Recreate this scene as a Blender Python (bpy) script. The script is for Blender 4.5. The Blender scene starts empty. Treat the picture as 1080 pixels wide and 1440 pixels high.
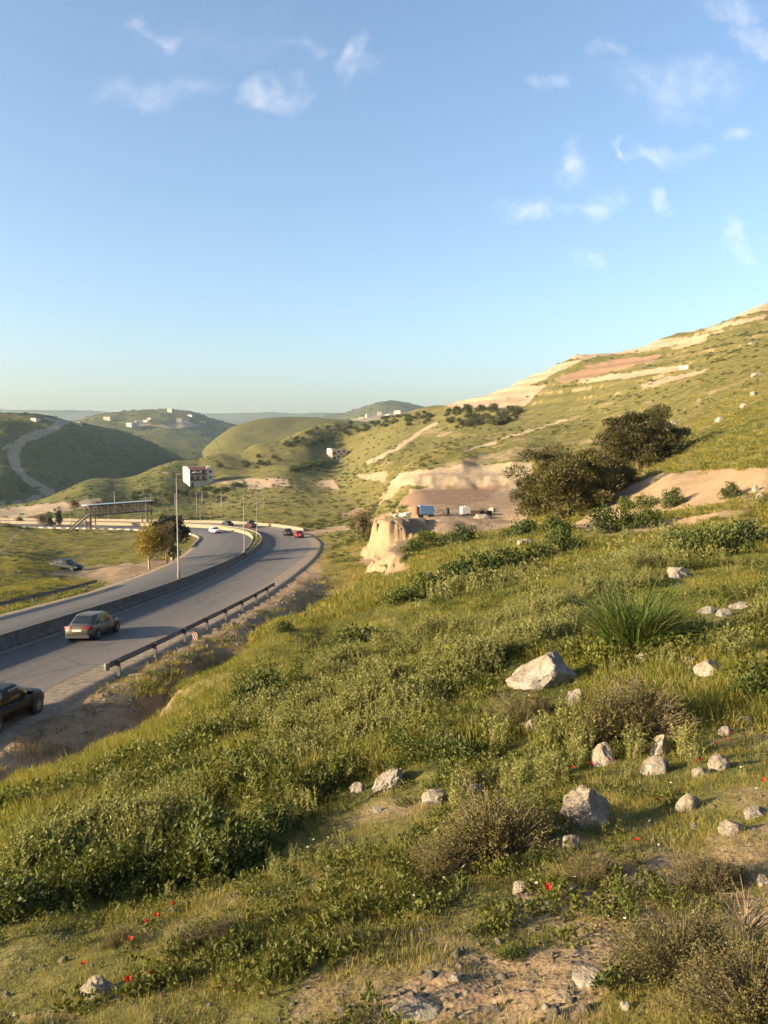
import bpy, bmesh, math, random
import numpy as np
from mathutils import Vector, Matrix

# ------------------------------------------------------------------ camera, sky, sun, exposure
S = bpy.context.scene
COL = S.collection
F_PX, HORIZON = 1130.0, 620.0          # focal length and horizon in pixels of the 1080 x 1440 photograph
TH = math.atan((720.0 - HORIZON) / F_PX)
CT, ST = math.cos(TH), math.sin(TH)
cam = bpy.data.cameras.new('camera'); cam_o = bpy.data.objects.new('camera', cam); COL.objects.link(cam_o)
cam.sensor_fit = 'VERTICAL'; cam.angle = 2 * math.atan(720.0 / F_PX)
cam.clip_start = 0.05; cam.clip_end = 60000
cam_o.location = (0, 0, 0); cam_o.rotation_euler = (math.pi / 2 - TH, 0, 0)
S.camera = cam_o

SUN_EL = math.radians(14.0)
SUN_AZ = math.atan2(-0.95, -0.31)       # direction towards the sun, measured from +Y towards +X
sun = bpy.data.lights.new('sun', 'SUN'); sun.energy = 5.0; sun.angle = math.radians(0.55); sun.color = (1.0, 0.80, 0.52)
sun_o = bpy.data.objects.new('sun', sun); COL.objects.link(sun_o)
sd = Vector((math.sin(SUN_AZ) * math.cos(SUN_EL), math.cos(SUN_AZ) * math.cos(SUN_EL), math.sin(SUN_EL)))
sun_o.rotation_euler = sd.to_track_quat('Z', 'Y').to_euler()

w = bpy.data.worlds.new('World'); S.world = w; w.use_nodes = True
nt = w.node_tree; N = nt.nodes; LK = nt.links; N.clear()
def nd(tree, t, **kw):
    n = tree.nodes.new(t)
    for k, v in kw.items(): setattr(n, k, v)
    return n
def mth(tree, op, a, b=None, c=None, clamp=False):
    n = tree.nodes.new('ShaderNodeMath'); n.operation = op; n.use_clamp = clamp
    for i, x in enumerate((a, b, c)):
        if x is None: continue
        if isinstance(x, (int, float)): n.inputs[i].default_value = x
        else: tree.links.new(x, n.inputs[i])
    return n.outputs[0]
SKY = nd(nt, 'ShaderNodeTexSky', sky_type='NISHITA'); SKY.sun_disc = False
SKY.sun_elevation = SUN_EL; SKY.sun_rotation = SUN_AZ; SKY.altitude = 500; SKY.air_density = 1.0; SKY.dust_density = 3.5; SKY.ozone_density = 2.1
SKY_STRENGTH = 0.088
bgn = nd(nt, 'ShaderNodeBackground'); bgn.inputs[1].default_value = SKY_STRENGTH
wout = nd(nt, 'ShaderNodeOutputWorld')
tc = nd(nt, 'ShaderNodeTexCoord'); sx = nd(nt, 'ShaderNodeSeparateXYZ'); LK.new(tc.outputs['Generated'], sx.inputs[0])
yy = mth(nt, 'MAXIMUM', sx.outputs[1], 0.02)
aa = mth(nt, 'DIVIDE', sx.outputs[0], yy); ee = mth(nt, 'DIVIDE', sx.outputs[2], yy)
cb = nd(nt, 'ShaderNodeCombineXYZ'); LK.new(aa, cb.inputs[0]); LK.new(ee, cb.inputs[1])
nz = nd(nt, 'ShaderNodeTexNoise'); nz.inputs['Scale'].default_value = 16; nz.inputs['Detail'].default_value = 5; LK.new(cb.outputs[0], nz.inputs['Vector'])
vs = nd(nt, 'ShaderNodeVectorMath', operation='SUBTRACT'); LK.new(nz.outputs['Color'], vs.inputs[0]); vs.inputs[1].default_value = (.5, .5, .5)
vm = nd(nt, 'ShaderNodeVectorMath', operation='MULTIPLY'); LK.new(vs.outputs[0], vm.inputs[0]); vm.inputs[1].default_value = (.15, .085, 0)
va = nd(nt, 'ShaderNodeVectorMath', operation='ADD'); LK.new(cb.outputs[0], va.inputs[0]); LK.new(vm.outputs[0], va.inputs[1])
def ae(u, v):
    cx = (u - 540) / F_PX; cy = (720 - v) / F_PX; y = CT + cy * ST
    return cx / y, (-ST + cy * CT) / y
# small fair-weather cloud puffs: direction (as seen from the viewpoint), half width, half height, opacity
CLOUDS = [(212, 48, 22, 9, .32), (383, 138, 36, 15, .5), (500, 82, 24, 24, .48), (225, 130, 62, 17, .26), (426, 62, 26, 9, .2), (165, 142, 20, 9, .2),
          (806, 229, 28, 22, .62), (756, 293, 40, 11, .42), (840, 288, 20, 13, .5), (928, 288, 20, 14, .42), (892, 214, 9, 12, .45), (935, 219, 40, 9, .36),
          (776, 113, 22, 11, .3), (860, 72, 16, 12, .22), (955, 118, 90, 24, .28), (890, 112, 26, 10, .3), (1032, 20, 34, 15, .32), (1070, 55, 24, 16, .4),
          (1030, 345, 20, 24, .4), (828, 368, 16, 10, .24), (950, 160, 40, 14, .18), (1026, 193, 22, 9, .3), (300, 60, 120, 30, .06), (965, 428, 20, 8, .14)]
dens = None
for (u, v, hw, hh, op) in CLOUDS:
    a0, e0 = ae(u, v)
    q = nd(nt, 'ShaderNodeVectorMath', operation='SUBTRACT'); LK.new(va.outputs[0], q.inputs[0]); q.inputs[1].default_value = (a0, e0, 0)
    q2 = nd(nt, 'ShaderNodeVectorMath', operation='MULTIPLY'); LK.new(q.outputs[0], q2.inputs[0]); q2.inputs[1].default_value = (F_PX / (hw * 1.6), F_PX / (hh * 1.9), 0)
    q3 = nd(nt, 'ShaderNodeVectorMath', operation='LENGTH'); LK.new(q2.outputs[0], q3.inputs[0])
    mr = nd(nt, 'ShaderNodeMapRange', interpolation_type='SMOOTHSTEP'); LK.new(q3.outputs['Value'], mr.inputs[0])
    mr.inputs[1].default_value = 1.0; mr.inputs[2].default_value = 0.05; mr.inputs[3].default_value = 0; mr.inputs[4].default_value = op * .8
    dens = mr.outputs[0] if dens is None else mth(nt, 'MAXIMUM', dens, mr.outputs[0])
# the same kind of scattered puffs over the rest of the sky
nz2 = nd(nt, 'ShaderNodeTexNoise'); nz2.inputs['Scale'].default_value = 5.5; nz2.inputs['Detail'].default_value = 6; LK.new(tc.outputs['Generated'], nz2.inputs['Vector'])
m2 = nd(nt, 'ShaderNodeMapRange', interpolation_type='SMOOTHSTEP'); LK.new(nz2.outputs['Fac'], m2.inputs[0])
m2.inputs[1].default_value = .62; m2.inputs[2].default_value = .8; m2.inputs[4].default_value = .4
side = mth(nt, 'MULTIPLY', mth(nt, 'SUBTRACT', mth(nt, 'ABSOLUTE', aa), .62), 4, clamp=True)
dens = mth(nt, 'MAXIMUM', dens, mth(nt, 'MULTIPLY', m2.outputs[0], side))
nz3 = nd(nt, 'ShaderNodeTexNoise'); nz3.inputs['Scale'].default_value = 34; nz3.inputs['Detail'].default_value = 6; LK.new(cb.outputs[0], nz3.inputs['Vector'])
m3 = nd(nt, 'ShaderNodeMapRange'); LK.new(nz3.outputs['Fac'], m3.inputs[0]); m3.inputs[1].default_value = .3; m3.inputs[2].default_value = .7; m3.inputs[3].default_value = .1
dens = mth(nt, 'MULTIPLY', dens, m3.outputs[0])
mixw = nd(nt, 'ShaderNodeMix', data_type='RGBA'); LK.new(dens, mixw.inputs[0])
LK.new(SKY.outputs[0], mixw.inputs[6]); mixw.inputs[7].default_value = (4.9, 4.6, 4.4, 1)
CLOUD_MIX = mixw
LK.new(mixw.outputs[2], bgn.inputs[0]); LK.new(bgn.outputs[0], wout.inputs[0])

S.view_settings.view_transform = 'Standard'; S.view_settings.look = 'None'; S.view_settings.gamma = 1; S.view_settings.use_curve_mapping = False
S.view_settings.exposure = 1.87
S.render.engine = 'CYCLES'
S.cycles.use_denoising = True; S.cycles.max_bounces = 5; S.cycles.diffuse_bounces = 2; S.cycles.glossy_bounces = 2; S.cycles.use_adaptive_sampling = True; S.cycles.adaptive_threshold = .03; S.cycles.transmission_bounces = 4; S.cycles.transparent_max_bounces = 6; S.cycles.volume_bounces = 0

# ------------------------------------------------------------------ helpers
RNG = np.random.default_rng(7); random.seed(7)
def P(u, v, d):
    """world point at photograph pixel (u, v), d metres ahead"""
    a, e = ae(u, v); return (a * d, d, e * d)
def project(x, y, z):
    f = y * CT - z * ST; up = y * ST + z * CT
    f = np.maximum(f, 1e-3)
    return 540 + F_PX * x / f, 720 - F_PX * up / f
def sstep(a, b, x):
    t = np.clip((x - a) / (b - a), 0, 1); return t * t * (3 - 2 * t)
def _h(ix, iy, s):
    n = (ix.astype(np.int64) * 374761393 + iy.astype(np.int64) * 668265263 + s * 974711) & 0x7fffffff
    n = ((n ^ (n >> 13)) * 1274126177) & 0x7fffffff
    n = (n ^ (n >> 16)) & 0xffff
    return n / 65535.0
def vnoise(x, y, s=0):
    x = np.asarray(x, float); y = np.asarray(y, float)
    ix = np.floor(x); iy = np.floor(y); fx = x - ix; fy = y - iy
    fx = fx * fx * (3 - 2 * fx); fy = fy * fy * (3 - 2 * fy); ix = ix.astype(np.int64); iy = iy.astype(np.int64)
    a = _h(ix, iy, s); b = _h(ix + 1, iy, s); c = _h(ix, iy + 1, s); d = _h(ix + 1, iy + 1, s)
    return (a + (b - a) * fx) * (1 - fy) + (c + (d - c) * fx) * fy
def fbm(x, y, s=0, o=4):
    t = 0; amp = .5; n = 0
    for k in range(o):
        t = t + amp * vnoise(x, y, s + k * 17); n += amp; x = x * 2.03 + 11.3; y = y * 2.03 + 4.7; amp *= .5
    return t / n * 2 - 1
def mesh_obj(name, verts, faces, mat=None, parent=None, smooth=False, link=True):
    me = bpy.data.meshes.new(name)
    verts = np.asarray(verts, dtype=np.float32).reshape(-1, 3)
    if isinstance(faces, np.ndarray) and faces.ndim == 2:
        nf, k = faces.shape
        me.vertices.add(len(verts)); me.vertices.foreach_set('co', verts.ravel())
        me.loops.add(nf * k); me.loops.foreach_set('vertex_index', faces.astype(np.int32).ravel())
        me.polygons.add(nf); me.polygons.foreach_set('loop_start', np.arange(0, nf * k, k, dtype=np.int32))
        me.update(calc_edges=True)
    else:
        me.from_pydata([tuple(map(float, q)) for q in verts], [], [tuple(map(int, f)) for f in faces])
    if smooth: me.polygons.foreach_set('use_smooth', [True] * len(me.polygons))
    if mat is not None: me.materials.append(mat)
    o = bpy.data.objects.new(name, me)
    if link: COL.objects.link(o)
    if parent is not None: o.parent = parent
    return o
def tag(o, label=None, cat=None, group=None, kind=None):
    if label: o['label'] = label
    if cat: o['category'] = cat
    if group: o['group'] = group
    if kind: o['kind'] = kind
    return o
def empty(name, loc=(0, 0, 0), rz=0, **kw):
    o = bpy.data.objects.new(name, None); COL.objects.link(o); o.location = loc; o.rotation_euler = (0, 0, rz); o.empty_display_size = .3
    return tag(o, **kw)
def copy_tree(o, parent=None):
    kids = list(o.children)
    c = o.copy(); COL.objects.link(c); c.parent = parent
    for ch in kids: copy_tree(ch, c)
    return c
class MB:
    """collects boxes, tubes and polygons for one mesh"""
    def __init__(s): s.v = []; s.f = []
    def add(s, vs, fs):
        b = len(s.v); s.v += [tuple(q) for q in vs]; s.f += [tuple(i + b for i in f) for f in fs]; return s
    def box(s, x0, x1, y0, y1, z0, z1, M=None):
        vs = [(x, y, z) for z in (z0, z1) for y in (y0, y1) for x in (x0, x1)]
        if M is not None: vs = [tuple(M @ Vector(q)) for q in vs]
        return s.add(vs, [(0, 2, 3, 1), (4, 5, 7, 6), (0, 1, 5, 4), (2, 6, 7, 3), (0, 4, 6, 2), (1, 3, 7, 5)])
    def bar(s, p, q, wd, ht):
        p = Vector(p); q = Vector(q); d = (q - p); L = d.length; d.normalize()
        up = Vector((0, 0, 1)) if abs(d.z) < .95 else Vector((1, 0, 0))
        r = d.cross(up).normalized(); n = r.cross(d)
        vs = []
        for c in (p, q):
            for (i, j) in ((-1, -1), (1, -1), (1, 1), (-1, 1)): vs.append(c + r * (i * wd / 2) + n * (j * ht / 2))
        return s.add(vs, [(3, 2, 1, 0), (4, 5, 6, 7), (0, 1, 5, 4), (1, 2, 6, 5), (2, 3, 7, 6), (3, 0, 4, 7)])
    def tube(s, pts, rad, n=8, cap=True):
        pts = [Vector(p) for p in pts]; rings = []
        for i, p in enumerate(pts):
            d = (pts[min(i + 1, len(pts) - 1)] - pts[max(i - 1, 0)]).normalized()
            up = Vector((0, 0, 1)) if abs(d.z) < .9 else Vector((1, 0, 0))
            r = d.cross(up).normalized(); m = r.cross(d)
            rr = rad[i] if hasattr(rad, '__len__') else rad
            rings.append([p + r * (rr * math.cos(2 * math.pi * k / n)) + m * (rr * math.sin(2 * math.pi * k / n)) for k in range(n)])
        vs = [q for g in rings for q in g]; fs = []
        for i in range(len(rings) - 1):
            for k in range(n): fs.append((i * n + k, i * n + (k + 1) % n, (i + 1) * n + (k + 1) % n, (i + 1) * n + k))
        if cap: fs += [tuple(range(n - 1, -1, -1)), tuple((len(rings) - 1) * n + k for k in range(n))]
        return s.add(vs, fs)
    def build(s, name, mat, parent=None, smooth=False, link=True): return mesh_obj(name, s.v, s.f, mat, parent, smooth, link)

# ------------------------------------------------------------------ materials
M = {}
def mat(name): 
    m = bpy.data.materials.new(name); m.use_nodes = True; m.node_tree.nodes.clear(); M[name] = m
    t = m.node_tree; out = nd(t, 'ShaderNodeOutputMaterial'); return m, t, out
def noise(t, scale, detail=4, vec=None, rough=.55):
    n = nd(t, 'ShaderNodeTexNoise'); n.inputs['Scale'].default_value = scale; n.inputs['Detail'].default_value = detail; n.inputs['Roughness'].default_value = rough
    if vec is not None: t.links.new(vec, n.inputs['Vector'])
    return n.outputs['Fac']
def ramp(t, fac, stops):
    r = nd(t, 'ShaderNodeValToRGB'); t.links.new(fac, r.inputs[0]); e = r.color_ramp.elements
    while len(e) > 1: e.remove(e[-1])
    e[0].position = stops[0][0]; e[0].color = (*stops[0][1], 1)
    for p, c in stops[1:]: q = e.new(p); q.color = (*c, 1)
    return r.outputs[0]
def mixc(t, fac, a, b, mode='MIX'):
    n = nd(t, 'ShaderNodeMix', data_type='RGBA', blend_type=mode)
    for i, x in ((0, fac), (6, a), (7, b)):
        if isinstance(x, (int, float)): n.inputs[i].default_value = x
        elif isinstance(x, tuple): n.inputs[i].default_value = (*x, 1)
        else: t.links.new(x, n.inputs[i])
    return n.outputs[2]
def mrange(t, x, a, b, c=0.0, d=1.0, smooth=False):
    n = nd(t, 'ShaderNodeMapRange'); t.links.new(x, n.inputs[0])
    if smooth: n.interpolation_type = 'SMOOTHSTEP'
    for i, q in enumerate((a, b, c, d)): n.inputs[i + 1].default_value = q
    return n.outputs[0]
ALBEDO = .76      # all base colours share this level
def bsdf(t, out, col, rough=.8, metal=0., spec=.5, bump=None, bstr=.3, bdist=.02):
    b = nd(t, 'ShaderNodeBsdfPrincipled')
    if isinstance(col, tuple): b.inputs['Base Color'].default_value = (*[q_ * ALBEDO for q_ in col], 1)
    else: t.links.new(mixc(t, 1.0, col, (ALBEDO,) * 3, 'MULTIPLY'), b.inputs['Base Color'])
    if isinstance(rough, (int, float)): b.inputs['Roughness'].default_value = rough
    else: t.links.new(rough, b.inputs['Roughness'])
    b.inputs['Metallic'].default_value = metal; b.inputs['Specular IOR Level'].default_value = spec
    if bump is not None:
        n = nd(t, 'ShaderNodeBump'); n.inputs['Strength'].default_value = bstr; n.inputs['Distance'].default_value = bdist
        t.links.new(bump, n.inputs['Height']); t.links.new(n.outputs[0], b.inputs['Normal'])
    t.links.new(b.outputs[0], out.inputs[0]); return b
def simple(name, col, rough=.7, metal=0., var=.25, scale=6., spec=.4, bump=0.):
    m, t, out = mat(name); g = nd(t, 'ShaderNodeTexCoord').outputs['Object']; n = noise(t, scale, 5, g)
    c = mixc(t, mrange(t, n, .3, .7), tuple(x * (1 - var) for x in col), tuple(min(1, x * (1 + var)) for x in col))
    bsdf(t, out, c, rough, metal, spec, n if bump else None, bump); return m
def foliage(name, lo, hi, trans=.3, dry=None, rough=.6):
    """leaf colours vary from plant to plant and from leaf to leaf"""
    m, t, out = mat(name); oi = nd(t, 'ShaderNodeObjectInfo'); geo = nd(t, 'ShaderNodeNewGeometry')
    f = mth(t, 'MULTIPLY_ADD', oi.outputs['Random'], .55, mth(t, 'MULTIPLY', geo.outputs['Random Per Island'], .45))
    c = mixc(t, f, lo, hi)
    if dry is not None:
        d = mrange(t, mth(t, 'FRACT', mth(t, 'MULTIPLY', geo.outputs['Random Per Island'], 7.31)), .78, .92)
        c = mixc(t, d, c, dry)
    c = mixc(t, 1.0, c, (ALBEDO * 1.0, ALBEDO * 1.0, ALBEDO * .9), 'MULTIPLY')
    p = nd(t, 'ShaderNodeBsdfPrincipled'); t.links.new(c, p.inputs['Base Color']); p.inputs['Roughness'].default_value = rough; p.inputs['Specular IOR Level'].default_value = .25
    tr = nd(t, 'ShaderNodeBsdfTranslucent'); t.links.new(mixc(t, 1.0, c, (1.25, 1.3, .6), 'MULTIPLY'), tr.inputs[0])
    mx = nd(t, 'ShaderNodeMixShader'); mx.inputs[0].default_value = trans
    t.links.new(p.outputs[0], mx.inputs[1]); t.links.new(tr.outputs[0], mx.inputs[2]); t.links.new(mx.outputs[0], out.inputs[0]); return m

def ground_material(name, near=True):
    m, t, out = mat(name)
    pos = nd(t, 'ShaderNodeNewGeometry').outputs['Position']
    def at(n): return nd(t, 'ShaderNodeAttribute', attribute_name=n).outputs['Fac']
    soil, dark, dry, plough, pale = at('soil'), at('dark'), at('dry'), at('plough'), at('pale')
    big = noise(t, .035, 2, pos); mid = noise(t, .16, 4, pos, .7); fine0 = noise(t, 2.4, 3, pos, .7); wide2 = noise(t, .55, 4, pos, .72); fine = mth(t, 'MULTIPLY_ADD', fine0, .5, mth(t, 'MULTIPLY', wide2, .5)) if near else wide2; tiny = noise(t, 17., 2, pos, .75)
    green = ramp(t, mrange(t, mth(t, 'MULTIPLY_ADD', mid, .55, mth(t, 'MULTIPLY', fine, .45)), .36, .64, .22, .80),
                 [(.28, (.034, .045, .011)), (.44, (.076, .086, .018)), (.56, (.128, .122, .030)), (.72, (.20, .160, .062))])
    yel = ramp(t, mrange(t, fine, .36, .64, .2, .85), [(.3, (.13, .11, .032)), (.55, (.21, .168, .058)), (.75, (.29, .22, .10))])
    g = mixc(t, mth(t, 'MULTIPLY', dry, .85), green, yel)
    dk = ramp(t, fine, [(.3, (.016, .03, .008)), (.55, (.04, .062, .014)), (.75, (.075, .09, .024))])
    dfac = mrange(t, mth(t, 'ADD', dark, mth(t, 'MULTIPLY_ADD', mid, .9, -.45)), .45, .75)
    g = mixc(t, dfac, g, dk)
    # scattered pale stones and bare spots on the open grass
    vor = nd(t, 'ShaderNodeTexVoronoi'); vor.inputs['Scale'].default_value = .55 if near else .2; t.links.new(pos, vor.inputs['Vector'])
    spot = mth(t, 'MULTIPLY', mrange(t, vor.outputs['Distance'], .16, .08), mrange(t, mid, .5, .62))
    vor2 = nd(t, 'ShaderNodeTexVoronoi'); vor2.inputs['Scale'].default_value = .21; t.links.new(pos, vor2.inputs['Vector'])
    spot = mth(t, 'MAXIMUM', spot, mth(t, 'MULTIPLY', mrange(t, vor2.outputs['Distance'], .20, .10), mrange(t, wide2, .5, .6)))
    so = ramp(t, mth(t, 'MULTIPLY_ADD', fine, .5, mth(t, 'MULTIPLY', tiny, .5)), [(.30, (.10, .062, .033)), (.42, (.215, .145, .082)), (.53, (.315, .225, .135)), (.68, (.45, .35, .24))])
    so = mixc(t, mrange(t, big, .35, .65), so, mixc(t, .5, so, (.36, .235, .135)))
    pl = ramp(t, fine, [(.3, (.19, .115, .07)), (.7, (.31, .20, .125))])
    so = mixc(t, plough, so, pl)
    so = mixc(t, mth(t, 'MULTIPLY', pale, .6), so, ramp(t, fine, [(.36, (.25, .19, .12)), (.5, (.42, .335, .225)), (.64, (.52, .43, .31))]))
    g = mixc(t, mth(t, 'MULTIPLY', spot, .8), g, so)
    sf = mrange(t, mth(t, 'ADD', soil, mth(t, 'MULTIPLY', mth(t, 'ADD', mth(t, 'MULTIPLY', mid, .6), mth(t, 'MULTIPLY', fine, .4)), .8)), .74, 1.0)
    c = mixc(t, sf, g, so)
    h = mth(t, 'MULTIPLY_ADD', tiny, .35, fine)
    bsdf(t, out, c, .95, 0, .1, mth(t, 'MULTIPLY_ADD', wide2, 1.4, h), .4, .13 if near else 2.0)
    return m
ground_material('ground'); ground_material('far_ground', False)
# ------------------------------------------------------------------ the dual carriageway: line of the median
def catmull(pts, step=1.0):
    pts = np.array(pts, float); out = []
    ext = np.vstack([2 * pts[0] - pts[1], pts, 2 * pts[-1] - pts[-2]])
    for i in range(1, len(ext) - 2):
        p0, p1, p2, p3 = ext[i - 1:i + 3]; n = max(2, int(np.linalg.norm((p2 - p1)[:2]) / .25))
        t = np.linspace(0, 1, n, endpoint=False)[:, None]
        out.append(.5 * ((2 * p1) + (-p0 + p2) * t + (2 * p0 - 5 * p1 + 4 * p2 - p3) * t ** 2 + (-p0 + 3 * p1 - 3 * p2 + p3) * t ** 3))
    q = np.vstack(out + [pts[-1:]]); s = np.r_[0, np.cumsum(np.linalg.norm(np.diff(q[:, :2], axis=0), axis=1))]
    ss = np.arange(0, s[-1], step); return np.stack([np.interp(ss, s, q[:, k]) for k in range(q.shape[1])], 1), ss
ML, MS = catmull([(-27, -60, -7.6), (-24.8, -20, -8.9), (-23.6, 10, -9.8), (-23, 25, -10.4), (-22, 36, -10.95), (-20.8, 47, -11.7), (-19.3, 75, -13.8), (-20.8, 119, -17.3),
                  (-24.3, 153, -19.3), (-29.6, 176, -20.5), (-37.4, 192, -21.3), (-47.4, 206, -22.2), (-67, 223, -23.6), (-93, 240, -25), (-130, 258, -26.5), (-180, 275, -28.2), (-260, 290, -30)])
for _ in range(8):
    ML[1:-1] = (ML[:-2] + 2 * ML[1:-1] + ML[2:]) / 4
TG = np.gradient(ML[:, :2], axis=0); TG /= np.linalg.norm(TG, axis=1)[:, None]
NR = np.stack([TG[:, 1], -TG[:, 0]], 1)                      # to the right of travel
YS = ML[:, 1]
WL = np.interp(YS, [0, 75, 100, 135, 160, 185, 205, 300], [7.6, 7.6, 8.8, 10.8, 11.6, 9.6, 8.2, 8.0])
WR = np.interp(YS, [0, 40, 75, 110, 140, 165, 195, 300], [8.9, 9.1, 9.7, 10.6, 11.4, 10.8, 9.0, 8.4])
BANK = np.interp(YS, [0, 40, 90, 180, 220, 300], [.0, .02, .05, .05, .03, .02])
HM = np.interp(YS, [0, 112, 140, 175, 230, 300], [.32, .32, .9, .9, .5, .4])    # half width of the median
def road_pt(i, off, dz=0.):
    return (ML[i, 0] + NR[i, 0] * off, ML[i, 1] + NR[i, 1] * off, ML[i, 2] + BANK[i] * off + dz)
def road_i(y): return int(np.argmin(np.abs(YS - y)))
def road_near(x, y):
    """signed offset to the right of the median, index of nearest station"""
    off = np.full(len(x), 1e3); idx = np.zeros(len(x), int)
    sub = np.arange(0, len(ML), 2)
    for a in range(0, len(x), 60000):
        b = slice(a, a + 60000)
        d2 = (x[b, None] - ML[None, sub, 0]) ** 2 + (y[b, None] - ML[None, sub, 1]) ** 2
        k = sub[np.argmin(d2, 1)]; idx[b] = k
        rx, ry = x[b] - ML[k, 0], y[b] - ML[k, 1]
        o = rx * NR[k, 0] + ry * NR[k, 1]; dd = np.sqrt(d2.min(1))
        off[b] = np.where(np.abs(o) < dd * .5, np.sign(o + 1e-9) * dd, np.sign(o) * dd)
    return off, idx

# ------------------------------------------------------------------ terrain: control points (photograph pixel, distance) -> smooth surface
C = []
def c_px(*pts):
    for (u, v, d) in pts: a, e = ae(u, v); C.append((a, math.log(d), e))
def c_xyz(*pts):
    for (x, y, z) in pts: C.append((x / y, math.log(y), z / y))
c_px((-150, 1440, 3.6), (0, 1440, 3.2), (270, 1440, 2.7), (540, 1440, 2.4), (810, 1440, 2.1), (1080, 1440, 1.9), (1250, 1440, 1.8),
     (0, 1300, 5.0), (270, 1300, 4.2), (540, 1300, 3.6), (810, 1300, 3.2), (1080, 1300, 2.9),
     (0, 1160, 11.5), (140, 1150, 9.6), (270, 1150, 8), (540, 1150, 6), (810, 1150, 5), (1080, 1150, 4.4), (1250, 1150, 4.0),
     (270, 1000, 19), (400, 1000, 15), (540, 1000, 12), (810, 1000, 9), (1080, 1000, 7.5), (1250, 1000, 6.8),
     (40, 1112, 19), (140, 1055, 22), (250, 985, 27), (350, 920, 34), (400, 882, 41),
     (450, 900, 31), (540, 900, 24), (675, 900, 18), (810, 900, 14.5), (945, 900, 12.5), (1080, 900, 11),
     (470, 850, 50), (540, 850, 38), (675, 850, 28), (810, 850, 21), (945, 850, 17.5), (1080, 850, 15), (1250, 840, 13),
     (530, 822, 62), (600, 800, 55), (675, 800, 44), (810, 800, 33), (945, 800, 26), (1080, 800, 22),
     (690, 760, 75), (740, 760, 66), (810, 760, 52), (945, 760, 42), (1080, 760, 36), (1250, 740, 31),
     (800, 727, 80), (870, 722, 70), (945, 725, 60), (1080, 720, 50), (945, 690, 66), (1080, 665, 57), (1080, 620, 75), (1080, 560, 120), (1080, 520, 200), (1080, 480, 300), (1080, 440, 420), (1080, 425, 470),
     (870, 690, 84), (930, 650, 104), (945, 600, 160), (945, 560, 240), (945, 520, 320), (945, 490, 420), (945, 470, 480),
     (810, 690, 110), (860, 640, 140), (810, 650, 190), (810, 620, 230), (810, 590, 300), (810, 560, 370), (810, 530, 430), (810, 500, 500),
     (600, 740, 106), (680, 740, 104), (740, 735, 100), (600, 717, 132), (680, 715, 134), (740, 712, 130), (620, 700, 162), (690, 698, 165), (750, 700, 150),
     (580, 690, 186), (650, 684, 188), (720, 680, 184), (560, 672, 206), (600, 662, 200), (650, 655, 198), (720, 653, 194), (750, 645, 200),
     (675, 635, 250), (675, 610, 330), (675, 580, 420), (675, 558, 520), (740, 600, 320), (740, 560, 430), (740, 532, 505),
     (640, 567, 560), (600, 573, 620), (600, 595, 480), (600, 625, 350), (600, 645, 260), (540, 588, 640), (540, 605, 540), (540, 630, 420), (540, 655, 310), (470, 592, 630), (430, 603, 600), (360, 623, 560), (300, 638, 520), (247, 647, 500), (213, 659, 480), (127, 674, 450), (67, 700, 420), (0, 712, 400), (-120, 730, 380),
     (473, 648, 520), (473, 620, 570), (400, 640, 500), (400, 670, 400), (473, 670, 420), (473, 690, 330), (473, 710, 260), (473, 730, 205), (540, 680, 280), (540, 700, 215), (520, 720, 190),
     (275, 684, 420), (275, 700, 370), (275, 718, 310), (400, 700, 300), (400, 720, 245), (180, 700, 370), (180, 718, 310), (100, 720, 290), (30, 717, 330), (350, 655, 480),
     (490, 795, 92), (497, 772, 118), (520, 755, 128), (500, 742, 165), (525, 800, 88),
     (0, 800, 92), (0, 765, 142), (100, 795, 120), (100, 760, 168), (200, 770, 150), (0, 735, 232), (-120, 780, 120), (-120, 850, 62))
for i in range(0, len(ML), 14):
    if YS[i] < 14 or ML[i, 0] < -1.3 * YS[i]: continue
    c_xyz(road_pt(i, -WL[i] - 2), road_pt(i, WR[i] + 1.5), road_pt(i, 0))
for y, dz in ((16, -1.7), (24, -1.8), (32, -1.9), (40, -1.9), (50, -1.7), (62, -1.2), (76, -.6)):
    i = road_i(y); c_xyz(road_pt(i, WR[i] + 4.6 - (y < 25) * 1.3, dz))
# ground just outside the picture, left and right
for y, zl, zr in ((3, -4.2, -1.35), (8, -7.0, -1.3), (20, -9.8, -.6), (45, -12, 3), (100, -17, 13), (200, -23, 42), (320, -29, 80), (470, -34, 118)):
    c_xyz((-1.15 * y, y, zl), (1.15 * y, y, zr))
# far side of the skyline
for u, d, e in ((0, 620, -.13), (127, 640, -.125), (247, 690, -.115), (360, 760, -.09), (470, 830, -.05), (600, 820, -.02), (740, 700, .02), (945, 660, .07), (1080, 640, .10), (1250, 640, .12)):
    a, _ = ae(u, 600); C.append((a, math.log(d), e))
C = np.array(C); KA = 5.0
CX = np.stack([C[:, 0] * KA, C[:, 1]], 1)
def tps_k(r2): return .5 * r2 * np.log(r2 + 1e-9)
n = len(C); K = tps_k(((CX[:, None] - CX[None]) ** 2).sum(-1)) + np.eye(n) * 2e-3
PM = np.c_[np.ones(n), CX]; A = np.block([[K, PM], [PM.T, np.zeros((3, 3))]])
W = np.linalg.solve(A, np.r_[C[:, 2], 0, 0, 0])
def tps(a, l):
    out = np.empty(len(a)); qx = a * KA
    for s in range(0, len(a), 40000):
        b = slice(s, s + 40000)
        r2 = (qx[b, None] - CX[None, :, 0]) ** 2 + (l[b, None] - CX[None, :, 1]) ** 2
        out[b] = tps_k(r2) @ W[:n] + W[n] + W[n + 1] * qx[b] + W[n + 2] * l[b]
    return out
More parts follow.
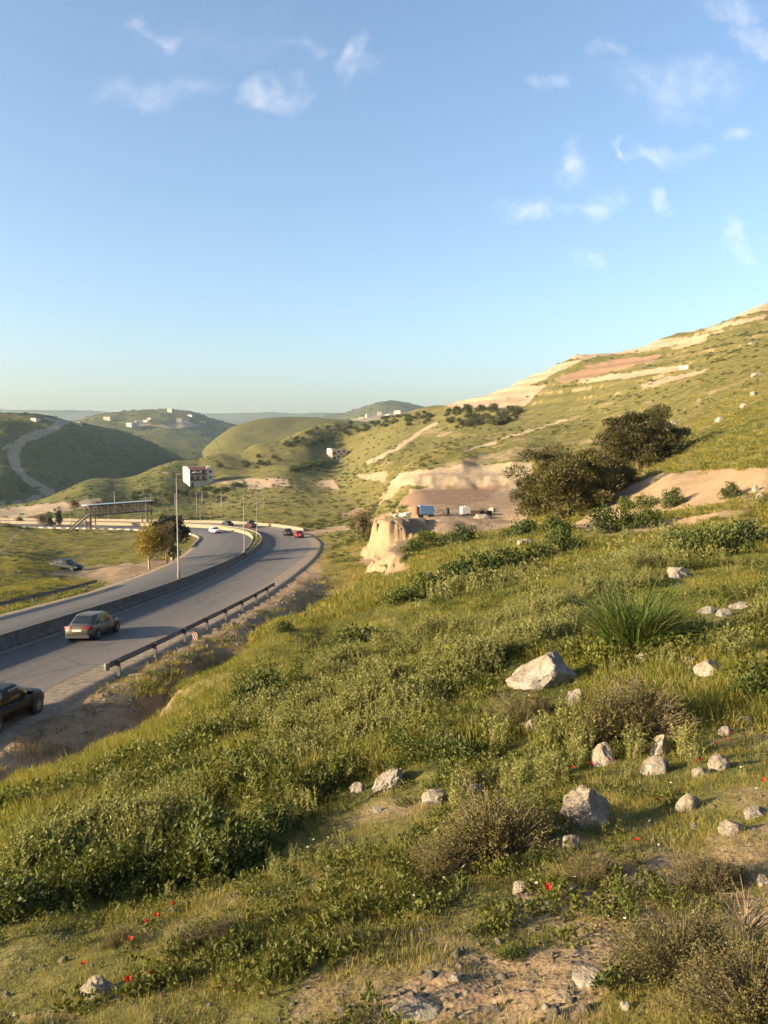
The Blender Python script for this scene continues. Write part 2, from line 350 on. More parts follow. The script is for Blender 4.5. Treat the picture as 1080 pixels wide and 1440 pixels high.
def poly_sd(px, py, poly):
    """signed distance to a polygon, negative inside"""
    poly = np.array(poly, float); d = np.full(px.shape, 1e9); ins = np.zeros(px.shape, bool)
    for i in range(len(poly)):
        ax, ay = poly[i]; bx, by = poly[(i + 1) % len(poly)]
        ex, ey = bx - ax, by - ay; t = np.clip(((px - ax) * ex + (py - ay) * ey) / (ex * ex + ey * ey + 1e-12), 0, 1)
        d = np.minimum(d, np.hypot(px - ax - t * ex, py - ay - t * ey))
        c = ((ay > py) != (by > py)) & (px < (bx - ax) * (py - ay) / (by - ay + 1e-12) + ax); ins ^= c
    return np.where(ins, -d, d)
def line_d(px, py, pts):
    d = np.full(px.shape, 1e9)
    for (ax, ay), (bx, by) in zip(pts[:-1], pts[1:]):
        ex, ey = bx - ax, by - ay; t = np.clip(((px - ax) * ex + (py - ay) * ey) / (ex * ex + ey * ey + 1e-12), 0, 1)
        d = np.minimum(d, np.hypot(px - ax - t * ex, py - ay - t * ey))
    return d
# the quarried knoll beside the road: plan outline of its top (real metres)
KNOLL = [(-.6, 101.5), (.8, 98.8), (2.2, 99.2), (3.6, 102.5), (4.8, 108), (2.6, 111), (.2, 107)]
SPUR = [(.4, 84), (1.6, 78), (3.6, 82), (4.8, 92), (2.6, 94), (1.2, 91)]
def surface(x, y):
    r = np.hypot(x, y); yc = np.maximum(y, .3 * r + .2); a = x / yc
    out_front = sstep(1.15, 1.9, np.abs(a)) if True else 0
    out_front = np.maximum(out_front, sstep(.35, .12, y / np.maximum(r, 1e-6)))
    z = tps(np.clip(a, -1.6, 1.6), np.log(np.maximum(yc, 1.2))) * np.maximum(yc, 1.2)
    zp = -1.62 + .34 * 45 * np.tanh(x / 45) * np.where(x > 0, .25, 1) - .16 * 30 * np.tanh(y / 30) - .02 * np.minimum(r, 800)
    z = np.where(out_front > 0, z * (1 - out_front) + zp * out_front, z)
    near = sstep(3.2, 1.4, r); z = z * (1 - near) + (-1.62 + np.where(x > 0, .12, .3) * x - .2 * np.maximum(y - .5, 0)) * near
    # natural unevenness
    am = sstep(900, 500, r)
    z = z + am * (.05 * fbm(x / .55, y / .55, 3) * sstep(40, 10, r) + .19 * fbm(x / 2.1, y / 2.1, 5) * sstep(2, 7, r) + .38 * fbm(x / 6.5, y / 6.5, 9) * sstep(7, 25, r) + .5 * fbm(x / 30, y / 30, 13) * sstep(120, 260, r) + .35 * fbm(x / 5, y / 5, 15, 3) * sstep(130, 240, r))
    # terraces cut into the big hill
    ter = sstep(250, 330, y) * sstep(.02, .12, a) * sstep(640, 540, r)
    k = 5.5; q = (z + 1.2 * fbm(x / 60, y / 60, 21)) / k; fr = q - np.floor(q); z = z + ter * k * .42 * (.25 + .75 * vnoise(x / 45, y / 45, 77)) * (sstep(.35, .62, fr) - fr)
    # knoll
    m = (np.abs(x) < 30) & (y > 60) & (y < 130)
    if m.any():
        xx, yy_ = x[m], y[m]; dn = 1.1 * fbm(xx / 1.6, yy_ / 1.6, 31) + .7 * fbm(xx / .6, yy_ / .6, 37)
        s1 = poly_sd(xx, yy_, KNOLL) + dn; zz = z[m]
        top = -9.9 + .35 * fbm(xx / 1.5, yy_ / 1.5, 33) - .06 * np.maximum(yy_ - 100, 0)
        f1 = sstep(2.4, -.1, s1); gul = .35 * fbm(xx / .8, zz / 3, 41) * f1 * (1 - f1) * 4
        zz = zz + (np.maximum(top, zz) - zz) * f1 + gul
        s2 = poly_sd(xx, yy_, SPUR) + dn; f2 = sstep(2.0, -.2, s2)
        zz = zz + np.maximum(-11.4 - zz - .02 * (yy_ - 85), 0) * f2
        z[m] = zz
    # long cut bank behind the yard
    m = (x > -4) & (x < 42) & (y > 120) & (y < 240)
    if m.any():
        xx, yy_ = x[m], y[m]; fx = sstep(1, 9, xx) * sstep(40, 34, xx); yb = 188 - .10 * xx + 2.6 * fbm((xx + .3 * yy_) / 8, yy_ / 12, 81) + .3 * fbm(xx / 1.6, yy_ / 1.6, 83)
        f = sstep(-5., 4., yy_ - yb + .8 * fbm(xx / 2.2, yy_ / 2.2, 89)); lowz = -11.0 + .12 * fbm(xx / 4, yy_ / 4, 85); hi_z = -8.0 + .02 * (yy_ - yb) + .4 * fbm(xx / 7, yy_ / 7, 86)
        zt2 = np.where(yy_ < yb + 12, lowz * (1 - f) + hi_z * f, z[m]); wgt = fx * sstep(130, 145, yy_) * sstep(12, 6, yy_ - yb)
        z[m] = z[m] * (1 - wgt) + zt2 * wgt
    # road bed
    m = (x < 8) & (x > -300) & (y > -75) & (y < 320)
    if m.any():
        off, k = road_near(x[m], y[m]); zr = ML[k, 2] + BANK[k] * np.clip(off, -14, 14) - .13
        lo = -WL[k] - 1.0; hi = WR[k] + 1.0
        far_r = sstep(hi + 3.4, hi, off) * (off > 0); far_l = sstep(lo - 5.0, lo, off) * (off <= 0)
        f = np.where(off > 0, far_r, far_l); z[m] = z[m] * (1 - f) + zr * f
    # beyond the hills the land drops into the valley
    fl = sstep(640, 1100, r); z = z * (1 - fl) + (-78 + 4 * fbm(x / 400, y / 400, 51)) * fl
    return z
fine = np.arange(-33, 33.01, .112)
g = [33.2]; st = .25
while g[-1] < 178: g.append(g[-1] + st); st = min(st * 1.22, 6)
g = np.array([q for q in g if q < 178.5])
PHI = np.radians(np.r_[-g[::-1], fine, g])
LR = np.r_[np.arange(math.log(.55), math.log(60), .0115), np.arange(math.log(60), math.log(700), .0080), np.arange(math.log(700), math.log(9000), .055), math.log(9000)]
RR = np.exp(LR); nphi, nr = len(PHI), len(RR)
GX = (RR[:, None] * np.sin(PHI)[None]); GY = (RR[:, None] * np.cos(PHI)[None])
GZ = surface(GX.ravel().copy(), GY.ravel().copy()).reshape(nr, nphi)
def ground_z(x, y):
    x = np.atleast_1d(np.asarray(x, float)); y = np.atleast_1d(np.asarray(y, float))
    fi = np.interp(np.arctan2(x, y), PHI, np.arange(nphi)); fj = np.interp(np.log(np.maximum(np.hypot(x, y), .56)), LR, np.arange(nr))
    i = np.minimum(fi.astype(int), nphi - 2); j = np.minimum(fj.astype(int), nr - 2); a = fi - i; b = fj - j
    return (GZ[j, i] * (1 - a) + GZ[j, i + 1] * a) * (1 - b) + (GZ[j + 1, i] * (1 - a) + GZ[j + 1, i + 1] * a) * b
_T = np.exp(np.arange(math.log(1.3), math.log(900), .0055))
def ground_px(u, v, dmin=1.3):
    """where the line of sight through a photograph pixel meets the ground"""
    u = np.atleast_1d(np.asarray(u, float)); v = np.atleast_1d(np.asarray(v, float)); out = np.full((len(u), 3), np.nan)
    for k in range(len(u)):
        a, e = ae(u[k], v[k]); t = _T[_T >= dmin]
        gz = ground_z(a * t, t); below = np.nonzero(e * t < gz)[0]
        if len(below) == 0: continue
        j = below[0]
        if j == 0: d = t[0]
        else:
            h0 = e * t[j - 1] - gz[j - 1]; h1 = e * t[j] - gz[j]; d = t[j - 1] + (t[j] - t[j - 1]) * h0 / (h0 - h1)
        out[k] = (a * d, d, float(ground_z(a * d, d)[0]))
    return out
def gp(u, v, dmin=1.3): return ground_px([u], [v], dmin)[0]

# ------------------------------------------------------------------ what covers the ground where: bare soil, dark scrub, dry grass, ploughed land
# outlines were read from the photograph and are carried onto the ground they lie on
SOIL = [  # (value, dmin, dmax, outline)
    (1, 240, 900, [(610, 570), (660, 556), (780, 505), (700, 560), (660, 575)]), (1, 240, 900, [(640, 560), (790, 512), (830, 503), (770, 530), (700, 560), (655, 572)]),
    (1, 240, 900, [(800, 502), (870, 485), (1000, 470), (985, 482), (880, 496), (810, 506)]), (1, 240, 900, [(960, 460), (1080, 420), (1080, 436), (1000, 452)]), (1, 240, 900, [(990, 462), (1080, 442), (1075, 448), (1000, 466)]),
    (.8, 200, 900, [(640, 575), (720, 545), (770, 540), (740, 570), (690, 575)]), (.75, 200, 900, [(818, 532), (900, 520), (970, 514), (968, 520), (900, 530), (820, 540)]), (.7, 200, 900, [(900, 540), (1000, 516), (990, 524), (905, 548)]),
    (1, 120, 260, [(545, 668), (600, 660), (700, 652), (748, 650), (745, 672), (700, 682), (620, 684), (548, 682)]),
    (1, 92, 200, [(575, 688), (640, 684), (745, 676), (740, 740), (700, 752), (620, 750), (585, 742), (572, 712)]),
    (.6, 150, 400, [(500, 668), (545, 662), (545, 680), (505, 672)]), (.62, 150, 400, [(440, 680), (470, 668), (480, 690), (455, 688)]), (.5, 150, 420, [(600, 655), (720, 630), (780, 625), (740, 645), (640, 658)]),
    (1, 60, 115, [(505, 798), (512, 745), (540, 722), (588, 730), (588, 745), (560, 790)]), (1, 55, 100, [(520, 845), (545, 805), (575, 788), (582, 800), (548, 846)]),
    (1, 48, 85, [(800, 745), (850, 700), (900, 668), (1000, 660), (1090, 655), (1090, 690), (990, 712), (900, 722), (830, 752)]), (.85, 48, 85, [(820, 752), (900, 735), (1000, 722), (1060, 710), (1060, 718), (950, 745), (830, 760)]),
    (.62, 50, 90, [(700, 720), (750, 690), (770, 735), (730, 745)]),
    (.9, 80, 160, [(65, 806), (130, 796), (190, 792), (250, 785), (262, 792), (215, 806), (160, 826), (125, 815), (70, 812)]),
    (.8, 250, 400, [(0, 715), (60, 708), (140, 702), (150, 712), (60, 722), (0, 735)]), (.75, 250, 480, [(345, 672), (400, 672), (410, 684), (350, 688)]), (.6, 250, 480, [(300, 676), (345, 674), (345, 680), (300, 682)]),
    (.85, 1, 7, [(480, 1460), (540, 1400), (640, 1350), (760, 1330), (850, 1290), (880, 1330), (820, 1460)]), (.55, 1, 9, [(380, 1460), (440, 1340), (600, 1290), (700, 1330), (560, 1440)]), (.45, 1, 12, [(640, 1130), (700, 1110), (900, 1090), (960, 1110), (860, 1140)]),
    (.6, 1, 8, [(980, 1180), (1090, 1150), (1090, 1240), (1000, 1230)]), (.5, 1, 6, [(0, 1420), (90, 1400), (140, 1440), (0, 1460)]), (.6, 1, 10, [(990, 1040), (1090, 1000), (1090, 1035), (1010, 1055)]), (.45, 4, 14, [(790, 960), (850, 930), (870, 960), (820, 985)]),
    (.55, 16, 34, [(20, 1125), (40, 1100), (140, 1045), (260, 975), (285, 972), (160, 1062), (60, 1122)]),
    (.6, 1200, 5000, [(530, 580), (620, 575), (620, 590), (520, 592)])]
PATHS = [  # (half width px, dmin, dmax, line)
    (4, 250, 700, [(520, 650), (545, 638), (575, 618), (600, 602), (612, 595)]), (5, 120, 330, [(395, 748), (440, 748), (490, 742)]), (4, 100, 200, [(505, 738), (560, 720)]),
    (2.5, 100, 420, [(0, 776), (20, 757), (34, 745)]), (2, 250, 500, [(560, 668), (640, 640), (700, 622)]), (2, 250, 500, [(640, 640), (720, 612), (800, 590)])]
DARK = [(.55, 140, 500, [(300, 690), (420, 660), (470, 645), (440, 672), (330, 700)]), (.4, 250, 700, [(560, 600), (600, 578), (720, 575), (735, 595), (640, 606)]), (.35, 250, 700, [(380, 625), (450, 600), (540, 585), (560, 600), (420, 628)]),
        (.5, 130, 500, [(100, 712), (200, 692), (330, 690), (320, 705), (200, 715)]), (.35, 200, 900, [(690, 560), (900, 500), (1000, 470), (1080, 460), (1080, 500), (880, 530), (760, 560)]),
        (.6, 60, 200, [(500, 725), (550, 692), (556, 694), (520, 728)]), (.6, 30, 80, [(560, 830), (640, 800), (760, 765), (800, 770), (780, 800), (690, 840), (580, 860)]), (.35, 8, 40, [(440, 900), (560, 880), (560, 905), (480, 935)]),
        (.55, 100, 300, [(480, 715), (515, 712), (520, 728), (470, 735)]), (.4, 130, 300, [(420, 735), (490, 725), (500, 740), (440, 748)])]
DRY = [(.9, 60, 200, [(470, 830), (490, 770), (515, 765), (520, 800), (500, 850)]), (.45, 100, 700, [(280, 600), (560, 600), (560, 740), (280, 740)]), (.55, 2, 30, [(330, 1200), (520, 1120), (700, 1060), (740, 1100), (560, 1200), (380, 1260)]), (.6, 2, 10, [(450, 1300), (760, 1180), (1080, 1200), (1080, 1440), (450, 1440)]),
       (.5, 80, 250, [(0, 745), (290, 742), (290, 775), (200, 800), (0, 850)]), (.55, 80, 160, [(160, 800), (280, 760), (280, 780), (220, 806)]), (.4, 40, 120, [(390, 840), (450, 770), (500, 760), (440, 850)]), (.5, 250, 900, [(640, 575), (1080, 440), (1080, 560), (760, 610)])]
PLOUGH = [(1, 140, 260, [(560, 708), (580, 690), (640, 686), (715, 682), (680, 704), (640, 716), (580, 712)]), (1, 240, 900, [(780, 536), (840, 510), (930, 497), (925, 505), (850, 526), (790, 538)]), (.9, 100, 260, [(476, 722), (512, 714), (516, 724), (480, 728)])]
def paint(x, y, z):
    u, v = project(x, y, z); r = np.hypot(x, y)
    wob = 2.5 + 3.5 * sstep(60, 10, r) * 4
    u = u + wob * fbm(u / 14, v / 9, 61, 3) * 2; v = v + wob * .6 * fbm(u / 14, v / 9, 67, 3) * 2
    A_ = {}
    for key, lst in (('soil', SOIL), ('dark', DARK), ('dry', DRY), ('plough', PLOUGH)):
        o = np.zeros(len(x))
        for (val, d0, d1, poly) in lst:
            pa = np.array(poly, float); m = (y > d0) & (y < d1) & (u > pa[:, 0].min() - 8) & (u < pa[:, 0].max() + 8) & (v > pa[:, 1].min() - 8) & (v < pa[:, 1].max() + 8)
            if m.any():
                ft = 1.6 if d0 > 40 else 14
                o[m] = np.maximum(o[m], val * sstep(ft, -ft, poly_sd(u[m], v[m], poly)))
        A_[key] = o
    for (hw, d0, d1, ln) in PATHS:
        pa = np.array(ln, float); m = (y > d0) & (y < d1) & (u > pa[:, 0].min() - 9) & (u < pa[:, 0].max() + 9) & (v > pa[:, 1].min() - 9) & (v < pa[:, 1].max() + 9)
        if m.any(): A_['soil'][m] = np.maximum(A_['soil'][m], .85 * sstep(hw, hw * .4, line_d(u[m], v[m], ln)))
    A_['soil'] = np.maximum(A_['soil'], A_['plough']); A_['pale'] = np.clip(A_['soil'] - A_['plough'], 0, 1) * ((y > 240) | ((y > 170) & (y < 240) & (x > 0)))
    return A_
def set_attrs(o, d):
    for k, val in d.items():
        at = o.data.attributes.new(k, 'FLOAT', 'POINT'); at.data.foreach_set('value', np.asarray(val, np.float32))
ATT = paint(GX.ravel(), GY.ravel(), GZ.ravel())
# steep faces are bare earth; verge beside the road is stony, with gravel in the ditch
dzr = np.gradient(GZ, axis=0) / np.gradient(RR)[:, None]; dzp = np.gradient(GZ, axis=1) / (np.gradient(PHI)[None] * RR[:, None]); SL = np.hypot(dzr, dzp).ravel()
xf, yf = GX.ravel(), GY.ravel(); rf = np.hypot(xf, yf)
ATT['soil'] = np.maximum(ATT['soil'], .85 * sstep(.75, 1.05, SL) * (rf > 14) * (rf < 700))
terr = sstep(.42, .62, SL) * (yf > 300) * (xf > 10) * (rf < 640); ATT['soil'] = np.maximum(ATT['soil'], .28 * terr)
m = (xf < 12) & (xf > -300) & (yf > -75) & (yf < 320)
off, kk = road_near(xf[m], yf[m]); s_r = off - WR[kk]
verge = sstep(6.0, 4.0, s_r) * (s_r > -1) * sstep(110, 70, yf[m]) * (.55 + .45 * vnoise(xf[m] / 2.2, yf[m] / 2.2, 99)) * .8 + .4 * sstep(3.5, 2, s_r) * (s_r > -1) * (yf[m] >= 60)
verge = np.maximum(verge, sstep(2.4, .8, -off - WL[kk]) * .55 * (off < 0)); verge = np.maximum(verge, (np.abs(off) < 7) * .7)
ATT['soil'][m] = np.maximum(ATT['soil'][m], verge)
DRYV = np.zeros(len(xf)); DRYV[m] = .7 * sstep(9, 2, np.abs(s_r)) * (s_r > 0); ATT['dry'] = np.maximum(ATT['dry'], DRYV)
npat = sstep(13, 5, rf) * np.clip(.75 * fbm(xf / 1.1, yf / 1.1, 93, 4) + .28, 0, .62) * (yf > 0) * sstep(-3.5, 0.5, xf + .12 * yf); ATT['soil'] = np.maximum(ATT['soil'], npat)
ATT['dry'] = np.maximum(ATT['dry'], .5 * sstep(9, 4, rf))
rh = (xf > 0) & (yf > 120) & (rf < 650)
cont = np.clip(.9 * fbm(xf[rh] / 26, GZ.ravel()[rh] / 2.2, 95, 4) + .8 * fbm(xf[rh] / 9, yf[rh] / 9, 96, 3) * .6 - .02, 0, .55) * sstep(100, 200, yf[rh])
ATT['soil'][rh] = np.maximum(ATT['soil'][rh], cont); ATT['dry'][rh] = np.maximum(ATT['dry'][rh], .4)
ATTG = {k: q.reshape(nr, nphi) for k, q in ATT.items()}
def attr_at(key, x, y):
    fi = np.interp(np.arctan2(x, y), PHI, np.arange(nphi)); fj = np.interp(np.log(np.maximum(np.hypot(x, y), .56)), LR, np.arange(nr))
    return ATTG[key][np.round(fj).astype(int), np.round(fi).astype(int)]
vid = np.arange(nr * nphi).reshape(nr, nphi)
q = np.stack([vid[:-1, :-1], vid[:-1, 1:], vid[1:, 1:], vid[1:, :-1]], -1).reshape(-1, 4)[:, ::-1]
wrap = np.stack([vid[:-1, -1], vid[:-1, 0], vid[1:, 0], vid[1:, -1]], -1).reshape(-1, 4)[:, ::-1]
VV = np.stack([xf, yf, GZ.ravel()], 1)
ctr = len(VV); VV = np.vstack([VV, [[0, 0, -1.62]]])
capq = np.stack([vid[0, :-2:2], vid[0, 1:-1:2], vid[0, 2::2], np.full(len(vid[0, 2::2]), ctr)], -1)[:, ::-1] if nphi % 2 else np.stack([vid[0, :-2:2], vid[0, 1:-1:2], vid[0, 2::2], np.full(len(vid[0, 2::2]), ctr)], -1)[:, ::-1]
ter_o = mesh_obj('hillside_terrain', VV, np.vstack([q, wrap, capq]), M['ground'], smooth=True)
set_attrs(ter_o, {k: np.r_[v_, 0] for k, v_ in ATT.items()})
tag(ter_o, 'green hillside falling to the road and rising to the terraced hill', 'terrain', kind='structure')

# ------------------------------------------------------------------ hills across the valley, each a ridge with a near slope and a far side
def resample(pts, n):
    pts = np.array(pts, float); s = np.r_[0, np.cumsum(np.abs(np.diff(pts[:, 0])) + 1e-6)]; t = np.linspace(0, s[-1], n)
    r = np.stack([np.interp(t, s, pts[:, k]) for k in range(3)], 1); e0, e1 = r[0].copy(), r[-1].copy()
    for _ in range(n // 3): r[1:-1] = (r[:-2] + 2 * r[1:-1] + r[2:]) / 4
    return r
def hill(name, ridge, base, label, seed, rough=1., cols=220, rows=70, bulge=.35, back=1.35, soil=(), paths=(), dark=(), dry=.3, darkbase=0., matn='far_ground'):
    R_ = np.array([P(*q) for q in resample(ridge, cols)]); B = np.array([P(*q) for q in resample(base, cols)])
    t = np.linspace(0, 1, rows)[:, None]
    X = R_[None, :, 0] + (B - R_)[None, :, 0] * t; Y = R_[None, :, 1] + (B - R_)[None, :, 1] * t
    prof = 1 - (t ** (1 + bulge)); Z = B[None, :, 2] + (R_ - B)[None, :, 2] * prof
    span = np.linalg.norm(R_ - B, axis=1).mean()
    nz_ = fbm(X / (span * .32), Y / (span * .32), seed, 5) * rough * span * .045; Z = Z + nz_ * np.sin(np.pi * np.clip(t, 0, 1)) ** .6
    Z[0] += fbm(X[0] / (span * .06), Y[0] / (span * .06), seed + 5) * span * .004
    tb = np.linspace(1, 0, 14)[:, None][:-1]
    sb = 1 - tb; XB = R_[None, :, 0] * (1 + (back - 1) * tb); YB = R_[None, :, 1] * (1 + (back - 1) * tb); ZB = Z[0][None] + (-90 - Z[0][None]) * tb ** 1.6
    X = np.vstack([XB, X, X[-1:] * .97]); Y = np.vstack([YB, Y, Y[-1:] * .97]); Z = np.vstack([ZB, Z, np.full((1, cols), -96.)]); nr_ = X.shape[0]
    vi = np.arange(nr_ * cols).reshape(nr_, cols); f = np.stack([vi[:-1, :-1], vi[1:, :-1], vi[1:, 1:], vi[:-1, 1:]], -1).reshape(-1, 4)
    o = mesh_obj(name, np.stack([X.ravel(), Y.ravel(), Z.ravel()], 1), f, M[matn], smooth=True)
    u, v = project(X.ravel(), Y.ravel(), Z.ravel()); u = u + 5 * fbm(u / 12, v / 8, seed + 3, 3); v = v + 2.5 * fbm(u / 12, v / 8, seed + 4, 3)
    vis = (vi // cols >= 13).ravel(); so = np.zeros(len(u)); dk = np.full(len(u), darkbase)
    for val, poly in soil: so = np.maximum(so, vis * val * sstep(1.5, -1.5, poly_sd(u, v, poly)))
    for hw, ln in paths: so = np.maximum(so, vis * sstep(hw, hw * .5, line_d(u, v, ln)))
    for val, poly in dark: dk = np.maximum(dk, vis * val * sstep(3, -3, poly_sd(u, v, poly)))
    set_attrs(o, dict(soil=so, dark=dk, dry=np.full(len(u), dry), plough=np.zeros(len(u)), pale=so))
    def zf(px, py):
        """point of this hill under a photograph pixel"""
        uu, vv = project(X[13:], Y[13:], Z[13:]); k = np.argmin((uu - px) ** 2 + (vv - py) ** 2); k = np.unravel_index(k, uu.shape)
        return (X[13:][k], Y[13:][k], Z[13:][k])
    return tag(o, label, 'hill', kind='structure'), zf
HZ = {}
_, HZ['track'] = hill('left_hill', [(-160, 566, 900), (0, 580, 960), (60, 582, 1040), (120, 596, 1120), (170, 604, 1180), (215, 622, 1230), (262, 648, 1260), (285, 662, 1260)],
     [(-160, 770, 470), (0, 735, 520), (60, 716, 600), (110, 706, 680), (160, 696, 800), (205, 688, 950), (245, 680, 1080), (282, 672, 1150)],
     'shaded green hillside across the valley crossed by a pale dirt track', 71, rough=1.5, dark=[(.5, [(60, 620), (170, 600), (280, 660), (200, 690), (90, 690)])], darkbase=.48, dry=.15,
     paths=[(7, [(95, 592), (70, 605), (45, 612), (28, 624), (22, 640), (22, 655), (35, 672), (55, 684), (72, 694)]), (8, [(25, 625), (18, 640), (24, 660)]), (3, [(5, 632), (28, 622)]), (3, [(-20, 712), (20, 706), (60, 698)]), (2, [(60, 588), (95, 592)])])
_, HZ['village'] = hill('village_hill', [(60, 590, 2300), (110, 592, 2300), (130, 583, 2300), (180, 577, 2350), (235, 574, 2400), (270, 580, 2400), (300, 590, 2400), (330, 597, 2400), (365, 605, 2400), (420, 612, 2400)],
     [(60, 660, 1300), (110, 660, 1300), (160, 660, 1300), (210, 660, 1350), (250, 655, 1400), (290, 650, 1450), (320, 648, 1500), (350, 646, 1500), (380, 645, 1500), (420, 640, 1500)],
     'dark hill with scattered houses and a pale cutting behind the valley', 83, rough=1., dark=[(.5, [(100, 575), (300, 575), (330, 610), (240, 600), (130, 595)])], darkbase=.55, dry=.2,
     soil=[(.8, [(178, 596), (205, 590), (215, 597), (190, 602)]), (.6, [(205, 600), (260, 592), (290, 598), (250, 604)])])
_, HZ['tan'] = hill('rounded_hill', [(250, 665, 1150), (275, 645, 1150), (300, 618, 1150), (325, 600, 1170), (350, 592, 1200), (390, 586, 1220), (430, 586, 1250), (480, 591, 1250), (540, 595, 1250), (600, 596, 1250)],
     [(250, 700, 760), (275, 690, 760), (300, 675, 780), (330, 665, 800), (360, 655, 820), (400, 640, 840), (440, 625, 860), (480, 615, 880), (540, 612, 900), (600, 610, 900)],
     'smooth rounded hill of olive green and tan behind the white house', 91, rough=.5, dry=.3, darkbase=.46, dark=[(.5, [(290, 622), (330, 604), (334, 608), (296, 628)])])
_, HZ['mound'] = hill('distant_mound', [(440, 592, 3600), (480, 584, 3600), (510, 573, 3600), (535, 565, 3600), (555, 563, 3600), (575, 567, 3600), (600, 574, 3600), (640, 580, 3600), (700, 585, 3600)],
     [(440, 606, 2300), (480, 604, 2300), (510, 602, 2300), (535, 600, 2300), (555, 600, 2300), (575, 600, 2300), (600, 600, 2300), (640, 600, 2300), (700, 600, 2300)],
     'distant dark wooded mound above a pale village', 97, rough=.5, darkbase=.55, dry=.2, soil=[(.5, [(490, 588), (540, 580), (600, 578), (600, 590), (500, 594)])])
hill('far_ridge', [(-400, 566, 6000), (-120, 572, 6000), (0, 576, 6200), (60, 579, 6200), (90, 576, 6200), (130, 578, 6200), (200, 581, 6200), (300, 583, 6200), (370, 581, 6200), (420, 582, 6200), (480, 584, 6200), (560, 580, 6200), (700, 576, 6200), (900, 570, 6200), (1200, 565, 6200), (1500, 560, 6200)],
     [(-400, 625, 3900), (-120, 625, 3900), (0, 625, 3900), (130, 625, 3900), (300, 625, 3900), (480, 625, 3900), (700, 625, 3900), (1000, 625, 3900), (1500, 625, 3900)],
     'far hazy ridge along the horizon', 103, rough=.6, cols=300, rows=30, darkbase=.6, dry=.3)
# ------------------------------------------------------------------ road surfaces, shoulder, median, kerbs
def asphalt(name, lo, hi):
    m, t, out = mat(name); uv = nd(t, 'ShaderNodeAttribute', attribute_name='lane').outputs['Vector']; pos = nd(t, 'ShaderNodeNewGeometry').outputs['Position']
    mp = nd(t, 'ShaderNodeMapping'); mp.inputs['Scale'].default_value = (1.1, .035, 1); t.links.new(uv, mp.inputs['Vector'])
    streak = noise(t, 1.0, 5, mp.outputs[0], .6); fine = noise(t, 9, 4, pos, .7); patch = noise(t, .12, 3, pos)
    mp2 = nd(t, 'ShaderNodeMapping'); mp2.inputs['Scale'].default_value = (.28, .012, 1); t.links.new(uv, mp2.inputs['Vector']); wide = noise(t, 1.0, 3, mp2.outputs[0])
    f = mth(t, 'MULTIPLY_ADD', streak, .6, mth(t, 'MULTIPLY_ADD', wide, .5, mth(t, 'MULTIPLY', patch, .2)))
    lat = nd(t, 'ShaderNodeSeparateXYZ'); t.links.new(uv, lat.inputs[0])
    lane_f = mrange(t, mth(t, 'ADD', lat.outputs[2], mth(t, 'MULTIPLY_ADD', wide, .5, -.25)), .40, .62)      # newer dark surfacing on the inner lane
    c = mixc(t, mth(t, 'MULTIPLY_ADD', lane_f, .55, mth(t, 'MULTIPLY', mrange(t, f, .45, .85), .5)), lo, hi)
    edge = mrange(t, mth(t, 'ADD', lat.outputs[2], mth(t, 'MULTIPLY_ADD', streak, .3, -.15)), .72, 1.0)
    c = mixc(t, mth(t, 'MULTIPLY', edge, .6), c, (.22, .175, .135))
    c = mixc(t, mth(t, 'MULTIPLY', mrange(t, fine, .3, .7), .25), c, (.03, .03, .03))
    # sealed cracks
    vo = nd(t, 'ShaderNodeTexVoronoi', feature='DISTANCE_TO_EDGE'); vo.inputs['Scale'].default_value = .16
    wv = nd(t, 'ShaderNodeVectorMath', operation='ADD'); t.links.new(pos, wv.inputs[0])
    nn = nd(t, 'ShaderNodeTexNoise'); nn.inputs['Scale'].default_value = .5; t.links.new(pos, nn.inputs['Vector']); t.links.new(nn.outputs['Color'], wv.inputs[1]); t.links.new(wv.outputs[0], vo.inputs['Vector'])
    c = mixc(t, mth(t, 'MULTIPLY', mrange(t, vo.outputs['Distance'], .012, .004), .5), c, (.025, .025, .028))
    bsdf(t, out, c, .8, 0, .3, fine, .3, .02); return m
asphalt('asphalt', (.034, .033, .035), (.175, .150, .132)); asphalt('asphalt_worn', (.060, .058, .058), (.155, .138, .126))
simple('shoulder_gravel', (.26, .205, .15), .95, 0, .35, 3., .1, .5)
simple('concrete', (.12, .108, .095), .9, 0, .3, 1.6, .2, .3); simple('concrete_pale', (.24, .20, .145), .9, 0, .25, 1.5, .2, .3)
simple('galvanised', (.20, .19, .18), .55, .5, .3, 4.); simple('rail_dark', (.11, .10, .095), .6, .35, .35, 3.); simple('pole_paint', (.24, .22, .195), .6, .2, .15, 2.)
simple('white_line', (.45, .43, .38), .85, 0, .3, 9.)
def strip(name, i0, i1, f0, f1, m, dz=0., nlat=8, drop=None, **kw):
    I = np.arange(i0, i1); vs = []; at = []
    for i in I:
        a, b = f0(i), f1(i)
        for k in range(nlat + 1):
            o = a + (b - a) * k / nlat; vs.append(road_pt(i, o, dz - (.42 if k == drop else 0.))); at.append((o, MS[i], abs(o - f0(0) * 0) / 10 if False else (abs(o) - .5) / (max(abs(a), abs(b)) - .5)))
    vi = np.arange(len(I) * (nlat + 1)).reshape(len(I), nlat + 1)
    f = np.stack([vi[:-1, :-1], vi[:-1, 1:], vi[1:, 1:], vi[1:, :-1]], -1).reshape(-1, 4)
    o = mesh_obj(name, vs, f, m, smooth=True)
    a_ = o.data.attributes.new('lane', 'FLOAT_VECTOR', 'POINT'); a_.data.foreach_set('vector', np.array(at, np.float32).ravel()); return tag(o, **kw)
NE = len(ML) - 1
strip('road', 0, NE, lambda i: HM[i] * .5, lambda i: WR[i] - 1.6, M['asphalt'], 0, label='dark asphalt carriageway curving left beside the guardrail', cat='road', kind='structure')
strip('road', 0, NE, lambda i: -WL[i], lambda i: -HM[i] * .5, M['asphalt_worn'], 0, label='worn asphalt carriageway beyond the concrete median', cat='road', kind='structure')
